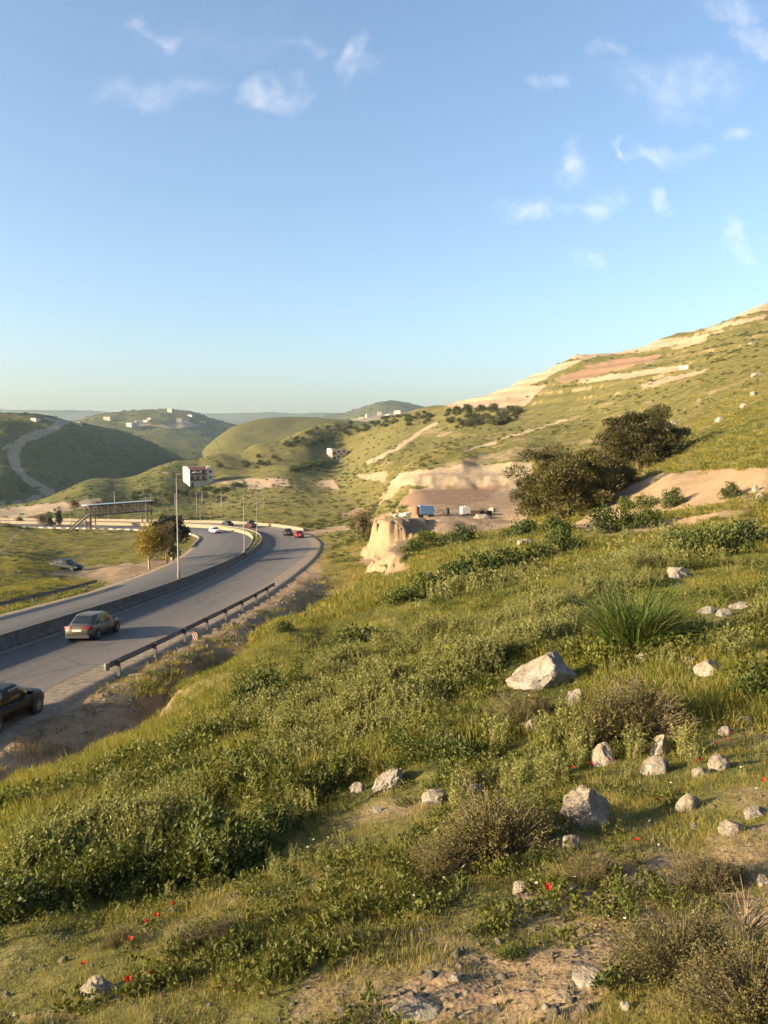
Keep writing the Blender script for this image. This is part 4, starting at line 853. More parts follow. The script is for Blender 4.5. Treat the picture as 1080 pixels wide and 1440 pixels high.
# ------------------------------------------------------------------ covered footbridge over the road
simple('rust_steel', (.085, .055, .042), .75, .3, .35, 2.); simple('roof_sheet', (.42, .47, .52), .45, .3, .1, 1.)
A_ = Vector(P(124, 743, 220)); B_ = Vector(P(210, 735, 236)); A_.z = float(ground_z(A_.x, A_.y)[0]); dv = (B_ - A_); dv.z = 0; LB = dv.length; yawb = math.atan2(dv.y, dv.x)
fb = empty('footbridge', A_, yawb, label='covered steel footbridge with lattice sides over the road', cat='footbridge')
zd, zt_ = 4.3, 6.9; simple('deck', (.16, .14, .13), .85)
MB().box(-.5, LB + .5, -1.1, 1.1, zd - .25, zd).build('deck', M['deck'], fb)
MB().box(-1.0, LB + 1.0, -1.35, 1.35, zt_, zt_ + .16).build('roof', M['roof_sheet'], fb)
for s in (-1, 1):
    MB().box(-.5, LB + .5, s * 1.1 - .09, s * 1.1 + .09, zt_ - .3, zt_ - .005).build('top_chord', M['rust_steel'], fb); MB().box(-.5, LB + .5, s * 1.2 - .09, s * 1.2 + .09, zd - .32, zd + .05).build('bottom_chord', M['rust_steel'], fb)
    nb = 16
    for k in range(nb):
        x0_, x1_ = LB * k / nb, LB * (k + 1) / nb
        MB().bar((x0_, s * 1.1, zd), (x0_, s * 1.1, zt_ - .2), .13, .13).build('truss_post', M['rust_steel'], fb)
        MB().bar((x0_, s * 1.1, zd + .1) if k % 2 else (x0_, s * 1.1, zt_ - .2), (x1_, s * 1.1, zt_ - .2) if k % 2 else (x1_, s * 1.1, zd + .1), .11, .11).build('truss_diagonal', M['rust_steel'], fb)
    [MB().box(-.4, LB + .4, s * 1.0 - .025, s * 1.0 + .025, zd + h_ - .03, zd + h_ + .03).build('handrail', M['rust_steel'], fb) for h_ in (.55, 1.05)]
for x in (0, 1.6, LB - 1.6, LB):
    gz = float(ground_z(A_.x + math.cos(yawb) * x, A_.y + math.sin(yawb) * x)[0]) - A_.z - .6
    for s in (-1, 1): MB().box(x - .11, x + .11, s * 1.05 - .11, s * 1.05 + .11, gz, zt_ - .01 if x in (0, LB) else zd - .26).build('column', M['rust_steel'], fb)
for s in (-1, 1):
    MB().bar((-.4, s * .9, zd - .1), (-6.6, s * .9, -.3), .12, .3).build('stair_stringer', M['rust_steel'], fb); MB().bar((-.4, s * .9, zd + .9), (-6.6, s * .9, .8), .07, .07).build('handrail', M['rust_steel'], fb)
    for k in range(1, 8): x = -.4 - 6.2 * k / 8; zz = zd - .1 - (zd + .2) * k / 8; MB().bar((x, s * .9, zz), (x, s * .9, zz + 1.0), .06, .06).build('baluster', M['rust_steel'], fb)
for k in range(22):
    x = -.5 - 6.0 * k / 22; zz = zd - .1 - (zd + .1) * k / 22; MB().box(x - .15, x + .15, -.88, .88, zz - .04, zz).build('stair_tread', M['deck'], fb)

# ------------------------------------------------------------------ things on the levelled yard
simple('blue_sheet', (.16, .30, .48), .55, .1, .15, 2.); simple('dirt_dark', (.10, .075, .06), .95, 0, .3, 2., .1, .5); simple('sack_white', (.66, .62, .55), .9, 0, .1, 3.)
p = gp(599, 728, 90); bl = empty('market_cart', (p[0], p[1], p[2]), .25, label='blue sheeted cart standing on the bare yard', cat='cart')
MB().add([(-1.05, -.5, .55), (1.0, -.5, .5), (1.25, -.5, 1.0), (.95, -.5, 1.75), (-1.1, -.5, 1.85), (-1.05, .5, .55), (1.0, .5, .5), (1.25, .5, 1.0), (.95, .5, 1.75), (-1.1, .5, 1.85)], [(0, 1, 2, 3, 4), (9, 8, 7, 6, 5), (0, 5, 6, 1), (1, 6, 7, 2), (2, 7, 8, 3), (3, 8, 9, 4), (4, 9, 5, 0)]).build('sheeted_body', M['blue_sheet'], bl)
for x in (-.8, .8):
    for s in (-1, 1): MB().tube([(x, s * .45, .28), (x, s * .56, .28)], .28, 14).build('wheel', M['tyre'], bl)
MB().box(-1.5, -1.1, -.4, .4, .5, 1.7).build('side_crate', M['wood_brown'], bl); MB().bar((1.2, 0, .6), (2.0, 0, .75), .06, .06).build('drawbar', M['rust_steel'], bl); MB().box(-.9, .9, -.4, .4, .36, .52).build('chassis', M['rust_steel'], bl)
p = gp(654, 724, 90); wt = empty('water_tank', p, .2, label='white boxy water tank on the bare yard', cat='tank')
MB().box(-.65, .65, -.6, .6, .18, 1.25).build('tank', M['sack_white'], wt); MB().box(-.68, .68, -.63, .63, 0, .178).build('pallet', M['wood_brown'], wt); MB().tube([(0, 0, 1.25), (0, 0, 1.36)], .18, 12).build('lid', M['sack_white'], wt)
for k, (u, v, w_, lab) in enumerate(((668, 725, 1.3, 'dark crate next to the white water tank'), (676, 725, 1.0, 'second dark crate from the white water tank'), (685, 725, 1.2, 'third dark crate from the white water tank'))):
    p = gp(u, v, 90); c_ = empty('crate', p, .3 * k, label=lab, cat='crate', group='dark crates on the yard')
    MB().box(-w_ / 2, w_ / 2, -.4, .4, .06, .75).build('crate_body', M['wood_brown'], c_)
    for z in (.2, .45, .7): MB().box(-w_ / 2 - .02, w_ / 2 + .02, -.43, -.402, z - .07, z + .07).build('slat', M['rust_steel'], c_)
p = gp(629, 723, 90); br = empty('oil_drum', p, 0, label='lone dark drum between the blue cart and the white tank', cat='drum'); MB().tube([(0, 0, 0), (0, 0, .04), (0, 0, .86), (0, 0, .9)], [.29, .31, .31, .29], 14).build('drum_body', M['black_trim'], br); MB().tube([(0, 0, .3), (0, 0, .34)], .325, 14).build('hoop', M['rust_steel'], br)
for k, (u, v, lab) in enumerate(((566, 724, 'white feed sack on the knoll left of its pair'), (573, 723, 'white feed sack on the knoll right of its pair'), (557, 724, 'pale flat sack lying on the edge of the knoll'))):
    p = gp(u, v + 3, 80); bm = bmesh.new(); bmesh.ops.create_icosphere(bm, subdivisions=3, radius=1)
    for q_ in bm.verts: c0 = q_.co; q_.co = Vector((math.copysign(abs(c0.x) ** .6, c0.x) * .62, math.copysign(abs(c0.y) ** .6, c0.y) * .36, math.copysign(abs(c0.z) ** .6, c0.z) * (.36 if k < 2 else .2) + .3 + .05 * math.sin(9 * c0.x)))
    me = bpy.data.meshes.new('feed_sack'); bm.to_mesh(me); bm.free(); me.materials.append(M['sack_white']); o = bpy.data.objects.new('feed_sack', me); COL.objects.link(o); o.location = p; o.rotation_euler = (0, 0, .4 * k); tag(o, lab, 'sack', 'sacks on the knoll')
ROCKS = [(772, 968, 118, 78, .8, 'largest pale limestone boulder, left of the tall grass clump'), (810, 1000, 32, 42, 1, 'pale upright stone at the right foot of the great boulder'), (748, 1030, 30, 24, 1, 'small cream stone below the dark shrub'), (954, 812, 34, 19, 1, 'cream boulder on the slope above the tall grass'), (737, 768, 28, 14, 1, 'smooth pale boulder below the pines'),
         (1000, 862, 34, 12, 1, 'flat stone, left of the row by the right edge'), (1046, 856, 38, 13, 1, 'flat stone, right of the row by the right edge'), (1022, 866, 26, 14, 1, 'grey stone in the middle of the row by the right edge'), (1004, 948, 52, 24, 1, 'tan domed rock right of the wide thorny shrub'), (973, 932, 24, 12, 1, 'small pale stone left of the tan domed rock'), (906, 930, 22, 18, 1, 'small stone at the foot of the tall grass clump'),
         (852, 1075, 38, 40, 1, 'cream double-topped stone among poppies'), (930, 1060, 32, 38, 1, 'pointed cream stone right of the poppies'), (925, 1088, 44, 30, 1, 'tan stone below the pointed one'), (1014, 1082, 34, 26, 1, 'blocky bright stone at the right'), (988, 1092, 32, 14, 1, 'flat grey stone beside the bright blocky one'), (1021, 1034, 22, 16, 1, 'greyish stone near the right bare patch'), (1048, 1018, 30, 14, 1, 'tan stone on the bare patch at the right edge'),
         (826, 1162, 78, 66, .9, 'big grey boulder in the shade of the thorny shrub'), (803, 1198, 28, 38, 1, 'small grey upright stone before the big grey boulder'), (970, 1140, 38, 32, 1, 'grey-tan leaning stone right of the big grey boulder'), (1032, 1172, 40, 22, 1, 'flat grey stone at the right'), (1066, 1150, 34, 20, 1, 'tan stone cut by the right edge'), (1074, 1245, 20, 18, 1, 'small cream stone at the right edge'),
         (543, 1112, 56, 42, .9, 'long sharp-ended tan stone in the middle grass'), (503, 1115, 26, 18, 1, 'round grey stone left of the long tan stone'), (612, 1132, 42, 28, 1, 'tan stone right of the long sharp one'), (669, 1122, 28, 24, 1, 'cream stone at the left of the large thorny shrub'), (530, 1142, 16, 9, 1, 'little flat stone below the round grey one'), (734, 1256, 28, 22, 1, 'cream stone below the large thorny shrub'), (803, 1254, 32, 14, 1, 'brownish stone by the single poppy'),
         (832, 1388, 54, 32, 1, 'flat pale stone on the bare earth at the bottom'), (585, 1436, 80, 18, 1, 'pale slab cut by the bottom edge'), (128, 1404, 60, 30, 1, 'pale wedge-shaped stone at the lower left'), (219, 1098, 15, 13, 1, 'small white stone on the left slope'), (368, 1024, 15, 11, 1, 'small pinkish stone by the dark bush'), (253, 1040, 10, 8, 1, 'tiny cream stone near the bank edge'), (68, 1290, 13, 13, 1, 'small grey stone beside the shady left bush'), (242, 1285, 14, 12, 1, 'little tan stone in the lower left grass'),
         (690, 812, 11, 11, 1, 'small grey stone in the hedge on the spur, upper one'), (687, 822, 11, 9, 1, 'small grey stone in the hedge on the spur, lower one'), (596, 834, 13, 10, 1, 'grey stone below the left end of the hedge'), (783, 790, 13, 9, 1, 'small stone above the weeds'), (680, 729, 30, 10, 1, 'long cream boulder at the edge of the yard'), (692, 720, 11, 9, 1, 'round cream boulder on the yard'),
         (1065, 690, 14, 12, 1, 'white stone at the right end of the bare bank'), (1070, 700, 12, 10, 1, 'white stone under its twin on the bare bank'), (1062, 556, 16, 8, 1, 'white boulder high on the right hillside, nearest the edge'), (1014, 592, 15, 8, 1, 'white boulder on the hillside right of the upper pine'), (1048, 572, 13, 7, 1, 'pale rock between the two white hillside boulders'), (946, 598, 14, 9, 1, 'pale rock beside the upper pine crown'), (1066, 528, 20, 6, 1, 'long pale outcrop near the right edge of the hill'), (985, 565, 10, 6, 1, 'small pale rock upslope of the pine shadow'), (1058, 484, 9, 4, 1, 'pale outcrop below the top terraces'),
         (640, 1380, 22, 14, 1, 'small buff stone on the bare earth, left one'), (880, 1420, 20, 14, 1, 'small buff stone under the corner shrub'), (770, 1420, 16, 12, 1, 'small buff stone at the bottom edge')]
def clear_of_rocks(x, y, px=34):
    """tall growth keeps off the spots where the stones lie open to view"""
    u, v = project(x, y, ground_z(x, y)); ok = np.ones(len(x), bool)
    for (ur, vr, wp, hp, _f, _l) in ROCKS:
        if wp >= 13: ok &= ~((np.abs(u - ur) < wp * .55 + 4) & (v > vr - hp * .5) & (v < vr + px * (1 if wp < 50 else 1.3)))
    return ok
SHELF = [[(365, 935), (400, 860), (440, 760), (520, 752), (592, 788), (604, 845), (560, 878), (470, 902), (400, 945)]]
EDGE = [(-80, 1170), (0, 1130), (40, 1112), (140, 1055), (250, 985), (350, 920), (400, 882), (470, 850), (520, 835)]
def off_edge(x, y, drop=62):
    """only short grass grows on the thin soil along the top of the road bank"""
    u, v = project(x, y, ground_z(x, y)); e = np.array(EDGE, float); return (u > 500) | (v > np.interp(u, e[:, 0], e[:, 1]) + drop * (.7 + .5 * fbm(u / 40, v / 40, 19, 2))) | (y > 60)
# ------------------------------------------------------------------ plant materials
foliage('grass_green', (.085, .100, .013), (.235, .215, .036), .36, (.32, .26, .10)); foliage('grass_yellow', (.20, .168, .036), (.37, .285, .085), .34, (.38, .29, .14))
foliage('forb_green', (.040, .056, .010), (.150, .148, .028), .28); foliage('weed_silver', (.085, .100, .028), (.33, .305, .105), .3, (.26, .24, .13))
foliage('bush_leaf', (.026, .044, .009), (.115, .132, .025), .24); foliage('burnet_leaf', (.050, .050, .014), (.175, .145, .042), .2, (.20, .15, .085)); foliage('squill', (.055, .090, .016), (.16, .185, .042), .3)
foliage('pine_needles', (.030, .032, .008), (.105, .088, .022), .15, (.10, .07, .025)); foliage('olive_leaf', (.035, .045, .014), (.085, .085, .03), .2); foliage('yellow_leaf', (.17, .12, .018), (.36, .27, .04), .3); foliage('brown_leaf', (.07, .05, .025), (.15, .105, .05), .2); foliage('evergreen', (.012, .020, .007), (.035, .042, .013), .1)
foliage('petal_red', (.42, .012, .010), (.62, .03, .02), .3); foliage('petal_white', (.62, .60, .52), (.80, .78, .70), .2); simple('flower_eye', (.45, .30, .02), .8)
simple('bark', (.15, .105, .07), .95, 0, .4, 9., .1, .6); simple('twig', (.19, .14, .095), .95, 0, .3, 20.); simple('bark_pale', (.30, .24, .17), .95, 0, .3, 6.)
def rock_material():
    m, t, out = mat('limestone'); g_ = nd(t, 'ShaderNodeTexCoord').outputs['Object']; oi = nd(t, 'ShaderNodeObjectInfo')
    a = noise(t, 3.2, 8, g_, .65); b = noise(t, 22, 6, g_, .7); c = noise(t, 1.1, 3, g_)
    col = ramp(t, mth(t, 'MULTIPLY_ADD', a, .7, mth(t, 'MULTIPLY', b, .3)), [(.30, (.06, .048, .036)), (.40, (.15, .122, .09)), (.50, (.27, .225, .17)), (.60, (.36, .31, .24)), (.75, (.43, .38, .30))])
    col = mixc(t, mrange(t, c, .42, .62), col, mixc(t, .6, col, (.34, .34, .33)))
    col = mixc(t, mth(t, 'MULTIPLY', oi.outputs['Random'], .35), col, (.46, .36, .24))
    bsdf(t, out, col, .92, 0, .15, mth(t, 'MULTIPLY_ADD', b, .5, a), .9, .09); return m
rock_material()

# ------------------------------------------------------------------ plant meshes
def blades(n, spread, h, wd, lean=.5, seed=0, segs=3, power=.5):
    g_ = np.random.default_rng(seed); r = spread * g_.random(n) ** power; th = g_.random(n) * 2 * np.pi
    bx_, by_ = r * np.cos(th), r * np.sin(th); H_ = h * g_.uniform(.45, 1.0, n); W_ = wd * g_.uniform(.6, 1.2, n)
    az = th * .0 + g_.random(n) * 2 * np.pi; ln_ = lean * H_ * g_.uniform(.2, 1.2, n); out_az = np.where(g_.random(n) < .6, th, az)
    dx, dy = np.cos(out_az), np.sin(out_az); fa = g_.random(n) * 2 * np.pi; px, py = np.cos(fa), np.sin(fa); V_ = []
    for k in range(segs + 1):
        f = k / segs; w_ = W_ * (1 - f ** 1.6) * .5 + W_ * .04; cx = bx_ + dx * ln_ * f ** 1.8; cy = by_ + dy * ln_ * f ** 1.8; cz = H_ * (f - .28 * f ** 3 * np.minimum(ln_ / H_, 1.2)) - .02
        V_ += [np.stack([cx - px * w_, cy - py * w_, cz], 1), np.stack([cx + px * w_, cy + py * w_, cz], 1)]
    V_ = np.stack(V_, 1); k2 = 2 * (segs + 1); base = (np.arange(n) * k2)[:, None, None]
    f = np.array([[2 * k, 2 * k + 1, 2 * k + 3, 2 * k + 2] for k in range(segs)])[None] + base
    return V_.reshape(-1, 3), f.reshape(-1, 4)
def leaves(pos, dirs, ln, wd, seed=0, fold=.15):
    g_ = np.random.default_rng(seed); n = len(pos); d = dirs / (np.linalg.norm(dirs, axis=1)[:, None] + 1e-9)
    rnd = g_.normal(size=(n, 3)); s = np.cross(d, rnd); s /= np.linalg.norm(s, axis=1)[:, None] + 1e-9; up_ = np.cross(s, d)
    L_ = (ln * g_.uniform(.6, 1.25, n))[:, None]; W_ = (wd * g_.uniform(.7, 1.2, n))[:, None]
    a = pos; b = pos + d * L_ * .45 + s * W_ * .5 + up_ * W_ * fold; c = pos + d * L_; e = pos + d * L_ * .45 - s * W_ * .5 + up_ * W_ * fold
    V_ = np.stack([a, b, c, e], 1).reshape(-1, 3); return V_, np.arange(4 * n).reshape(n, 4)
def join(*vf):
    vs, fs, b = [], [], 0
    for v, f in vf: vs.append(v); fs.append(f + b); b += len(v)
    return np.vstack(vs), np.vstack(fs)
def dome(n, rx, rz, nclump, leaf, wd, seed, hollow=.55, clump_r=.34, upb=.5, z0=0.):
    """leaves gathered in clumps over a dome: uneven outline with gaps"""
    g_ = np.random.default_rng(seed); th = g_.random(nclump) * 2 * np.pi; ph = np.arccos(g_.random(nclump) ** .9); rr = g_.uniform(hollow, 1.0, nclump)
    cc = np.stack([np.sin(ph) * np.cos(th) * rx * rr, np.sin(ph) * np.sin(th) * rx * rr, np.cos(ph) * rz * rr + z0], 1); cr = clump_r * rx * g_.uniform(.6, 1.3, nclump)
    k = g_.integers(0, nclump, n); d = g_.normal(size=(n, 3)); d /= np.linalg.norm(d, axis=1)[:, None]
    p = cc[k] + d * (cr[k] * g_.random(n) ** .4)[:, None] * np.array([1, 1, .8]); p[:, 2] = np.maximum(p[:, 2], .01)
    dd = d + np.array([0, 0, upb]) + g_.normal(size=(n, 3)) * .5
    return leaves(p, dd, leaf, wd, seed + 1), cc
def weed(seed, ns, h, leaf, wd, per=26, spread=.16):
    g_ = np.random.default_rng(seed); ps, ds, st_ = [], [], []
    for s in range(ns):
        a = g_.random() * 2 * np.pi; r = spread * g_.random() ** .5; hh = h * g_.uniform(.55, 1.); lx, ly = g_.normal(size=2) * .16 * hh; n = per
        t_ = g_.random(n) ** .8; x = r * np.cos(a) + lx * t_ ** 1.5; y = r * np.sin(a) + ly * t_ ** 1.5; z = hh * t_
        th = g_.random(n) * 2 * np.pi; ps.append(np.stack([x, y, z], 1)); ds.append(np.stack([np.cos(th), np.sin(th), g_.uniform(-.1, .9, n) + t_ * .6], 1)); st_.append((r * math.cos(a), r * math.sin(a), lx, ly, hh))
    V_, F_ = leaves(np.vstack(ps), np.vstack(ds), leaf, wd, seed + 3, .1)
    sv, sf = [], []
    for (x, y, lx, ly, hh) in st_:
        b = len(sv)
        for k in range(4):
            t_ = k / 3; w_ = .006 * (1.3 - t_) * (leaf / .08); sv += [(x + lx * t_ ** 1.5 - w_, y + ly * t_ ** 1.5, hh * t_), (x + lx * t_ ** 1.5 + w_, y + ly * t_ ** 1.5, hh * t_)]
        sf += [[b + 2 * k, b + 2 * k + 1, b + 2 * k + 3, b + 2 * k + 2] for k in range(3)]
    return join((V_, F_), (np.array(sv), np.array(sf)))
def burnet(seed, rx, rz, ntw, nlf, leaf=.014, wd=.010):
    """low thorny shrub: a cushion of fine twigs carrying tiny leaves"""
    g_ = np.random.default_rng(seed); th = g_.random(ntw) * 2 * np.pi; ph = np.arccos(g_.random(ntw) ** .85); bump = 1 + .28 * np.sin(3 * th + seed) * np.sin(ph) + .15 * np.sin(7 * th + 2 * ph)
    end = np.stack([np.sin(ph) * np.cos(th) * rx, np.sin(ph) * np.sin(th) * rx, np.cos(ph) * rz + .03], 1) * (bump * g_.uniform(.7, 1.05, ntw))[:, None]
    st_ = end * g_.uniform(.15, .55, ntw)[:, None]; d = end - st_; w_ = g_.normal(size=(ntw, 3)); s = np.cross(d, w_); s /= np.linalg.norm(s, axis=1)[:, None] + 1e-9
    tv = np.stack([st_ - s * .0022, st_ + s * .0022, end + s * .0008, end - s * .0008], 1).reshape(-1, 3); tf = np.arange(4 * ntw).reshape(ntw, 4)
    k = g_.integers(0, ntw, nlf); f = g_.uniform(.45, 1.06, nlf); p = st_[k] + d[k] * f[:, None] + g_.normal(size=(nlf, 3)) * .012; p[:, 2] = np.maximum(p[:, 2], .005)
    return (tv, tf), leaves(p, g_.normal(size=(nlf, 3)) + d[k] / (np.linalg.norm(d[k], axis=1)[:, None]) * .8, leaf, wd, seed + 2)

def proto(name, vf, mt): return mesh_obj(name, vf[0], vf[1], M[mt], link=False)
def collect(name, objs):
    c = bpy.data.collections.new(name)
    for k, o in enumerate(objs): o.name = '%s_%02d' % (name, k); c.objects.link(o)
    return c
def scatter(name, pts, scl, coll, nv, label, cat, tilt=.12, seed=0, pick=None):
    g_ = np.random.default_rng(seed + 100); n = len(pts); me = bpy.data.meshes.new(name); me.vertices.add(n); me.vertices.foreach_set('co', np.asarray(pts, np.float32).ravel())
    rot = np.stack([g_.normal(size=n) * tilt, g_.normal(size=n) * tilt, g_.random(n) * 6.283], 1).astype(np.float32)
    a = me.attributes.new('rot', 'FLOAT_VECTOR', 'POINT'); a.data.foreach_set('vector', rot.ravel())
    a = me.attributes.new('scl', 'FLOAT', 'POINT'); a.data.foreach_set('value', np.asarray(scl, np.float32))
    a = me.attributes.new('idx', 'INT', 'POINT'); a.data.foreach_set('value', (g_.integers(0, nv, n) if pick is None else pick).astype(np.int32)); me.update()
    o = bpy.data.objects.new(name, me); COL.objects.link(o); tag(o, label, cat, kind='stuff')
    ng = bpy.data.node_groups.new(name + '_spread', 'GeometryNodeTree'); ng.interface.new_socket('Geometry', in_out='INPUT', socket_type='NodeSocketGeometry'); ng.interface.new_socket('Geometry', in_out='OUTPUT', socket_type='NodeSocketGeometry')
    gi = ng.nodes.new('NodeGroupInput'); go = ng.nodes.new('NodeGroupOutput'); ip = ng.nodes.new('GeometryNodeInstanceOnPoints'); ci = ng.nodes.new('GeometryNodeCollectionInfo')
    ci.inputs['Collection'].default_value = coll; ci.inputs['Separate Children'].default_value = True; ci.inputs['Reset Children'].default_value = True
    def na(nm, ty): q_ = ng.nodes.new('GeometryNodeInputNamedAttribute'); q_.data_type = ty; q_.inputs['Name'].default_value = nm; return q_.outputs['Attribute']
    ng.links.new(gi.outputs[0], ip.inputs['Points']); ng.links.new(ci.outputs[0], ip.inputs['Instance']); ip.inputs['Pick Instance'].default_value = True
    ng.links.new(na('idx', 'INT'), ip.inputs['Instance Index']); ng.links.new(na('rot', 'FLOAT_VECTOR'), ip.inputs['Rotation']); ng.links.new(na('scl', 'FLOAT'), ip.inputs['Scale']); ng.links.new(ip.outputs[0], go.inputs[0])
    md = o.modifiers.new('spread', 'NODES'); md.node_group = ng; return o
def sample(n, r0, r1, seed, phi=33.):
    g_ = np.random.default_rng(seed); r = np.exp(g_.uniform(math.log(r0), math.log(r1), n)); ph = np.radians(g_.uniform(-phi, phi, n)); return r * np.sin(ph), r * np.cos(ph), g_
def off_road(x, y, pad=1.0):
    ok = np.ones(len(x), bool); m_ = (x < 8) & (y < 320)
    if m_.any(): o_, k_ = road_near(x[m_], y[m_]); ok[m_] = (o_ > WR[k_] + pad) | (o_ < -WL[k_] - pad)
    return ok
SHELF = [[(365, 935), (400, 860), (440, 760), (520, 752), (592, 788), (604, 845), (560, 878), (470, 902), (400, 945)]]
EDGE = [(-80, 1170), (0, 1130), (40, 1112), (140, 1055), (250, 985), (350, 920), (400, 882), (470, 850), (520, 835)]
def off_edge(x, y, drop=62):
    """only short grass grows on the thin soil along the top of the road bank"""
    u, v = project(x, y, ground_z(x, y)); e = np.array(EDGE, float); return (u > 500) | (v > np.interp(u, e[:, 0], e[:, 1]) + drop * (.7 + .5 * fbm(u / 40, v / 40, 19, 2))) | (y > 60)
def in_px(x, y, polys):
    u, v = project(x, y, ground_z(x, y)); o = np.zeros(len(x), bool)
    for p_ in polys: o |= poly_sd(u + 14 * fbm(u / 40, v / 30, 5), v + 9 * fbm(u / 40, v / 30, 8), p_) < 0
    return o
def pts_of(x, y, sink=.0): return np.stack([x, y, ground_z(x, y) - sink], 1)

# ------------------------------------------------------------------ grass and ground cover (nobody could count it)
c_short = collect('short_grass_tuft', [proto('t', blades(46, .12, .085, .0038, .8, s), 'grass_green') for s in (1, 2)] + [proto('t', blades(40, .13, .085, .0035, .9, s), 'grass_yellow') for s in (3, 4)])
c_mid = collect('meadow_grass_tuft', [proto('t', blades(90, .34, .17, .010, .7, s), 'grass_green') for s in (5, 6)] + [proto('t', blades(80, .36, .16, .009, .7, s), 'grass_yellow') for s in (7, 8)])
c_far = collect('far_grass_tuft', [proto('t', blades(150, 1.0, .34, .034, .6, s), 'grass_green') for s in (9, 10)] + [proto('t', blades(140, 1.0, .30, .032, .6, s), 'grass_yellow') for s in (11, 12)])
c_forb = collect('leafy_forb', [proto('t', dome(120, .07, .05, 9, .020, .011, s)[0], 'forb_green') for s in (21, 22)] + [proto('t', weed(s, 5, .10, .020, .008, 14, .06), 'forb_green') for s in (23, 24)])
c_forbm = collect('leafy_forb_patch', [proto('t', dome(260, .32, .16, 16, .045, .026, s)[0], 'forb_green') for s in (25, 26, 27)])
c_weed = collect('silvery_weed', [proto('t', weed(s, 10, .60, .055, .020, 34, .17), 'weed_silver') for s in (31, 32, 33)])
c_weedf = collect('silvery_weed_far', [proto('t', weed(s, 9, .8, .17, .06, 16, .4), 'weed_silver') for s in (34, 35)])
c_scrub = collect('hill_scrub', [proto('t', dome(170, .9, .62, 10, .24, .15, s)[0], 'olive_leaf') for s in (36, 37)] + [proto('t', dome(170, .9, .5, 10, .24, .15, s)[0], 'bush_leaf') for s in (38,)])
def rock_vf(seed, sub=3, flat_=.7, amp=.12, cuts=15, d0=.42):
    """angular limestone: a ball cut by random planes, then roughened"""
    g_ = np.random.default_rng(seed); bm = bmesh.new(); bmesh.ops.create_icosphere(bm, subdivisions=sub, radius=1.0)
    co = np.array([v.co[:] for v in bm.verts]); fc = np.array([[v.index for v in f.verts] for f in bm.faces]); bm.free()
    for k in range(cuts):
        n_ = g_.normal(size=3); n_ /= np.linalg.norm(n_); dlim = g_.uniform(d0, d0 + .4); t_ = co @ n_; co = co - np.outer(np.maximum(t_ - dlim, 0) * .98, n_)
    rad = np.linalg.norm(co, axis=1)[:, None]
    nn = fbm(co[:, 0] * 2.2 + seed, co[:, 1] * 2.2 + co[:, 2] * 1.7, seed, 4) * amp + fbm(co[:, 2] * 7 + seed, co[:, 0] * 7 + co[:, 1] * 5, seed + 1, 3) * amp * .35
    co = co * (1 + nn[:, None]); co[:, 2] *= flat_; return co, fc
c_stone = collect('small_stone', [proto('t', rock_vf(s, 1, .6), 'limestone') for s in (41, 42, 43, 44)])
WEED_ZONE = [[(0, 1250), (60, 1180), (180, 1130), (300, 1160), (260, 1230), (120, 1290), (0, 1310)], [(150, 1190), (250, 1060), (400, 970), (500, 905), (620, 880), (760, 850), (840, 790), (960, 780), (950, 825), (850, 850), (740, 940), (690, 1000), (560, 1060), (430, 1140), (310, 1225)]]
def keep(x, y, g_, base=1., soilpow=1.):
    return g_.random(len(x)) < base * np.clip(1.05 - 1.2 * attr_at('soil', x, y), .0, 1) ** soilpow
def patchy(x, y, s, seed): return .5 + .5 * fbm(x / s, y / s, seed, 3)
x, y, g_ = sample(56000, 1.5, 13, 201); k = keep(x, y, g_, 1., .8) & (g_.random(len(x)) < .02 + 1.1 * patchy(x, y, .7, 3)); x, y = x[k], y[k]
yel = (g_.random(len(x)) < .3 + .75 * attr_at('dry', x, y) * patchy(x, y, 1.3, 9) * 1.6)
scatter('short_grass', pts_of(x, y, .01), np.clip(.25 + 1.1 * patchy(x, y, .45, 77), .3, 1.3) * g_.uniform(.7, 1.3, len(x)) * (.6 + .4 * sstep(3, 8, y)), c_short, 4, 'short green and straw-coloured grass on the near slope', 'grass', pick=g_.integers(0, 2, len(x)) + 2 * yel)
x, y, g_ = sample(40000, 8, 48, 202); k = keep(x, y, g_) & off_road(x, y, .6) & (g_.random(len(x)) < .05 + 1.0 * patchy(x, y, 2.2, 4)); x, y = x[k], y[k]
k = clear_of_rocks(x, y, 22); x, y = x[k], y[k]
yel = (g_.random(len(x)) < .2 + .7 * attr_at('dry', x, y) * patchy(x, y, 2.5, 9) * 1.6)
scatter('meadow_grass', pts_of(x, y, .02), g_.uniform(.55, 1.2, len(x)), c_mid, 4, 'meadow grass over the middle slope and road banks', 'grass', pick=g_.integers(0, 2, len(x)) + 2 * yel, seed=2)
x, y, g_ = sample(42000, 36, 330, 203); k = keep(x, y, g_) & off_road(x, y, 1.2) & (g_.random(len(x)) < .15 + 1.0 * patchy(x, y, 9, 14)); x, y = x[k], y[k]
yel = (g_.random(len(x)) < .25 + .7 * attr_at('dry', x, y) * patchy(x, y, 12, 9) * 1.6)
scatter('far_meadow_grass', pts_of(x, y, .05), g_.uniform(.45, 1.1, len(x)), c_far, 4, 'rough grass on the verges and meadows beyond the road', 'grass', pick=g_.integers(0, 2, len(x)) + 2 * yel, seed=3)
x, y, g_ = sample(34000, 1.2, 30, 240, 100); k = (np.abs(np.arctan2(x, y)) > math.radians(32.5)) & off_road(x, y, 1.) & (g_.random(len(x)) < .1 + 1.0 * patchy(x, y, 1.5, 4)); x, y = x[k], y[k]
scatter('side_grass', pts_of(x, y, .01), g_.uniform(.5, 1.0, len(x)) * (.4 + .6 * sstep(3, 9, np.hypot(x, y))), c_mid, 4, 'grass on the slope to both sides of the viewpoint', 'grass', seed=20)
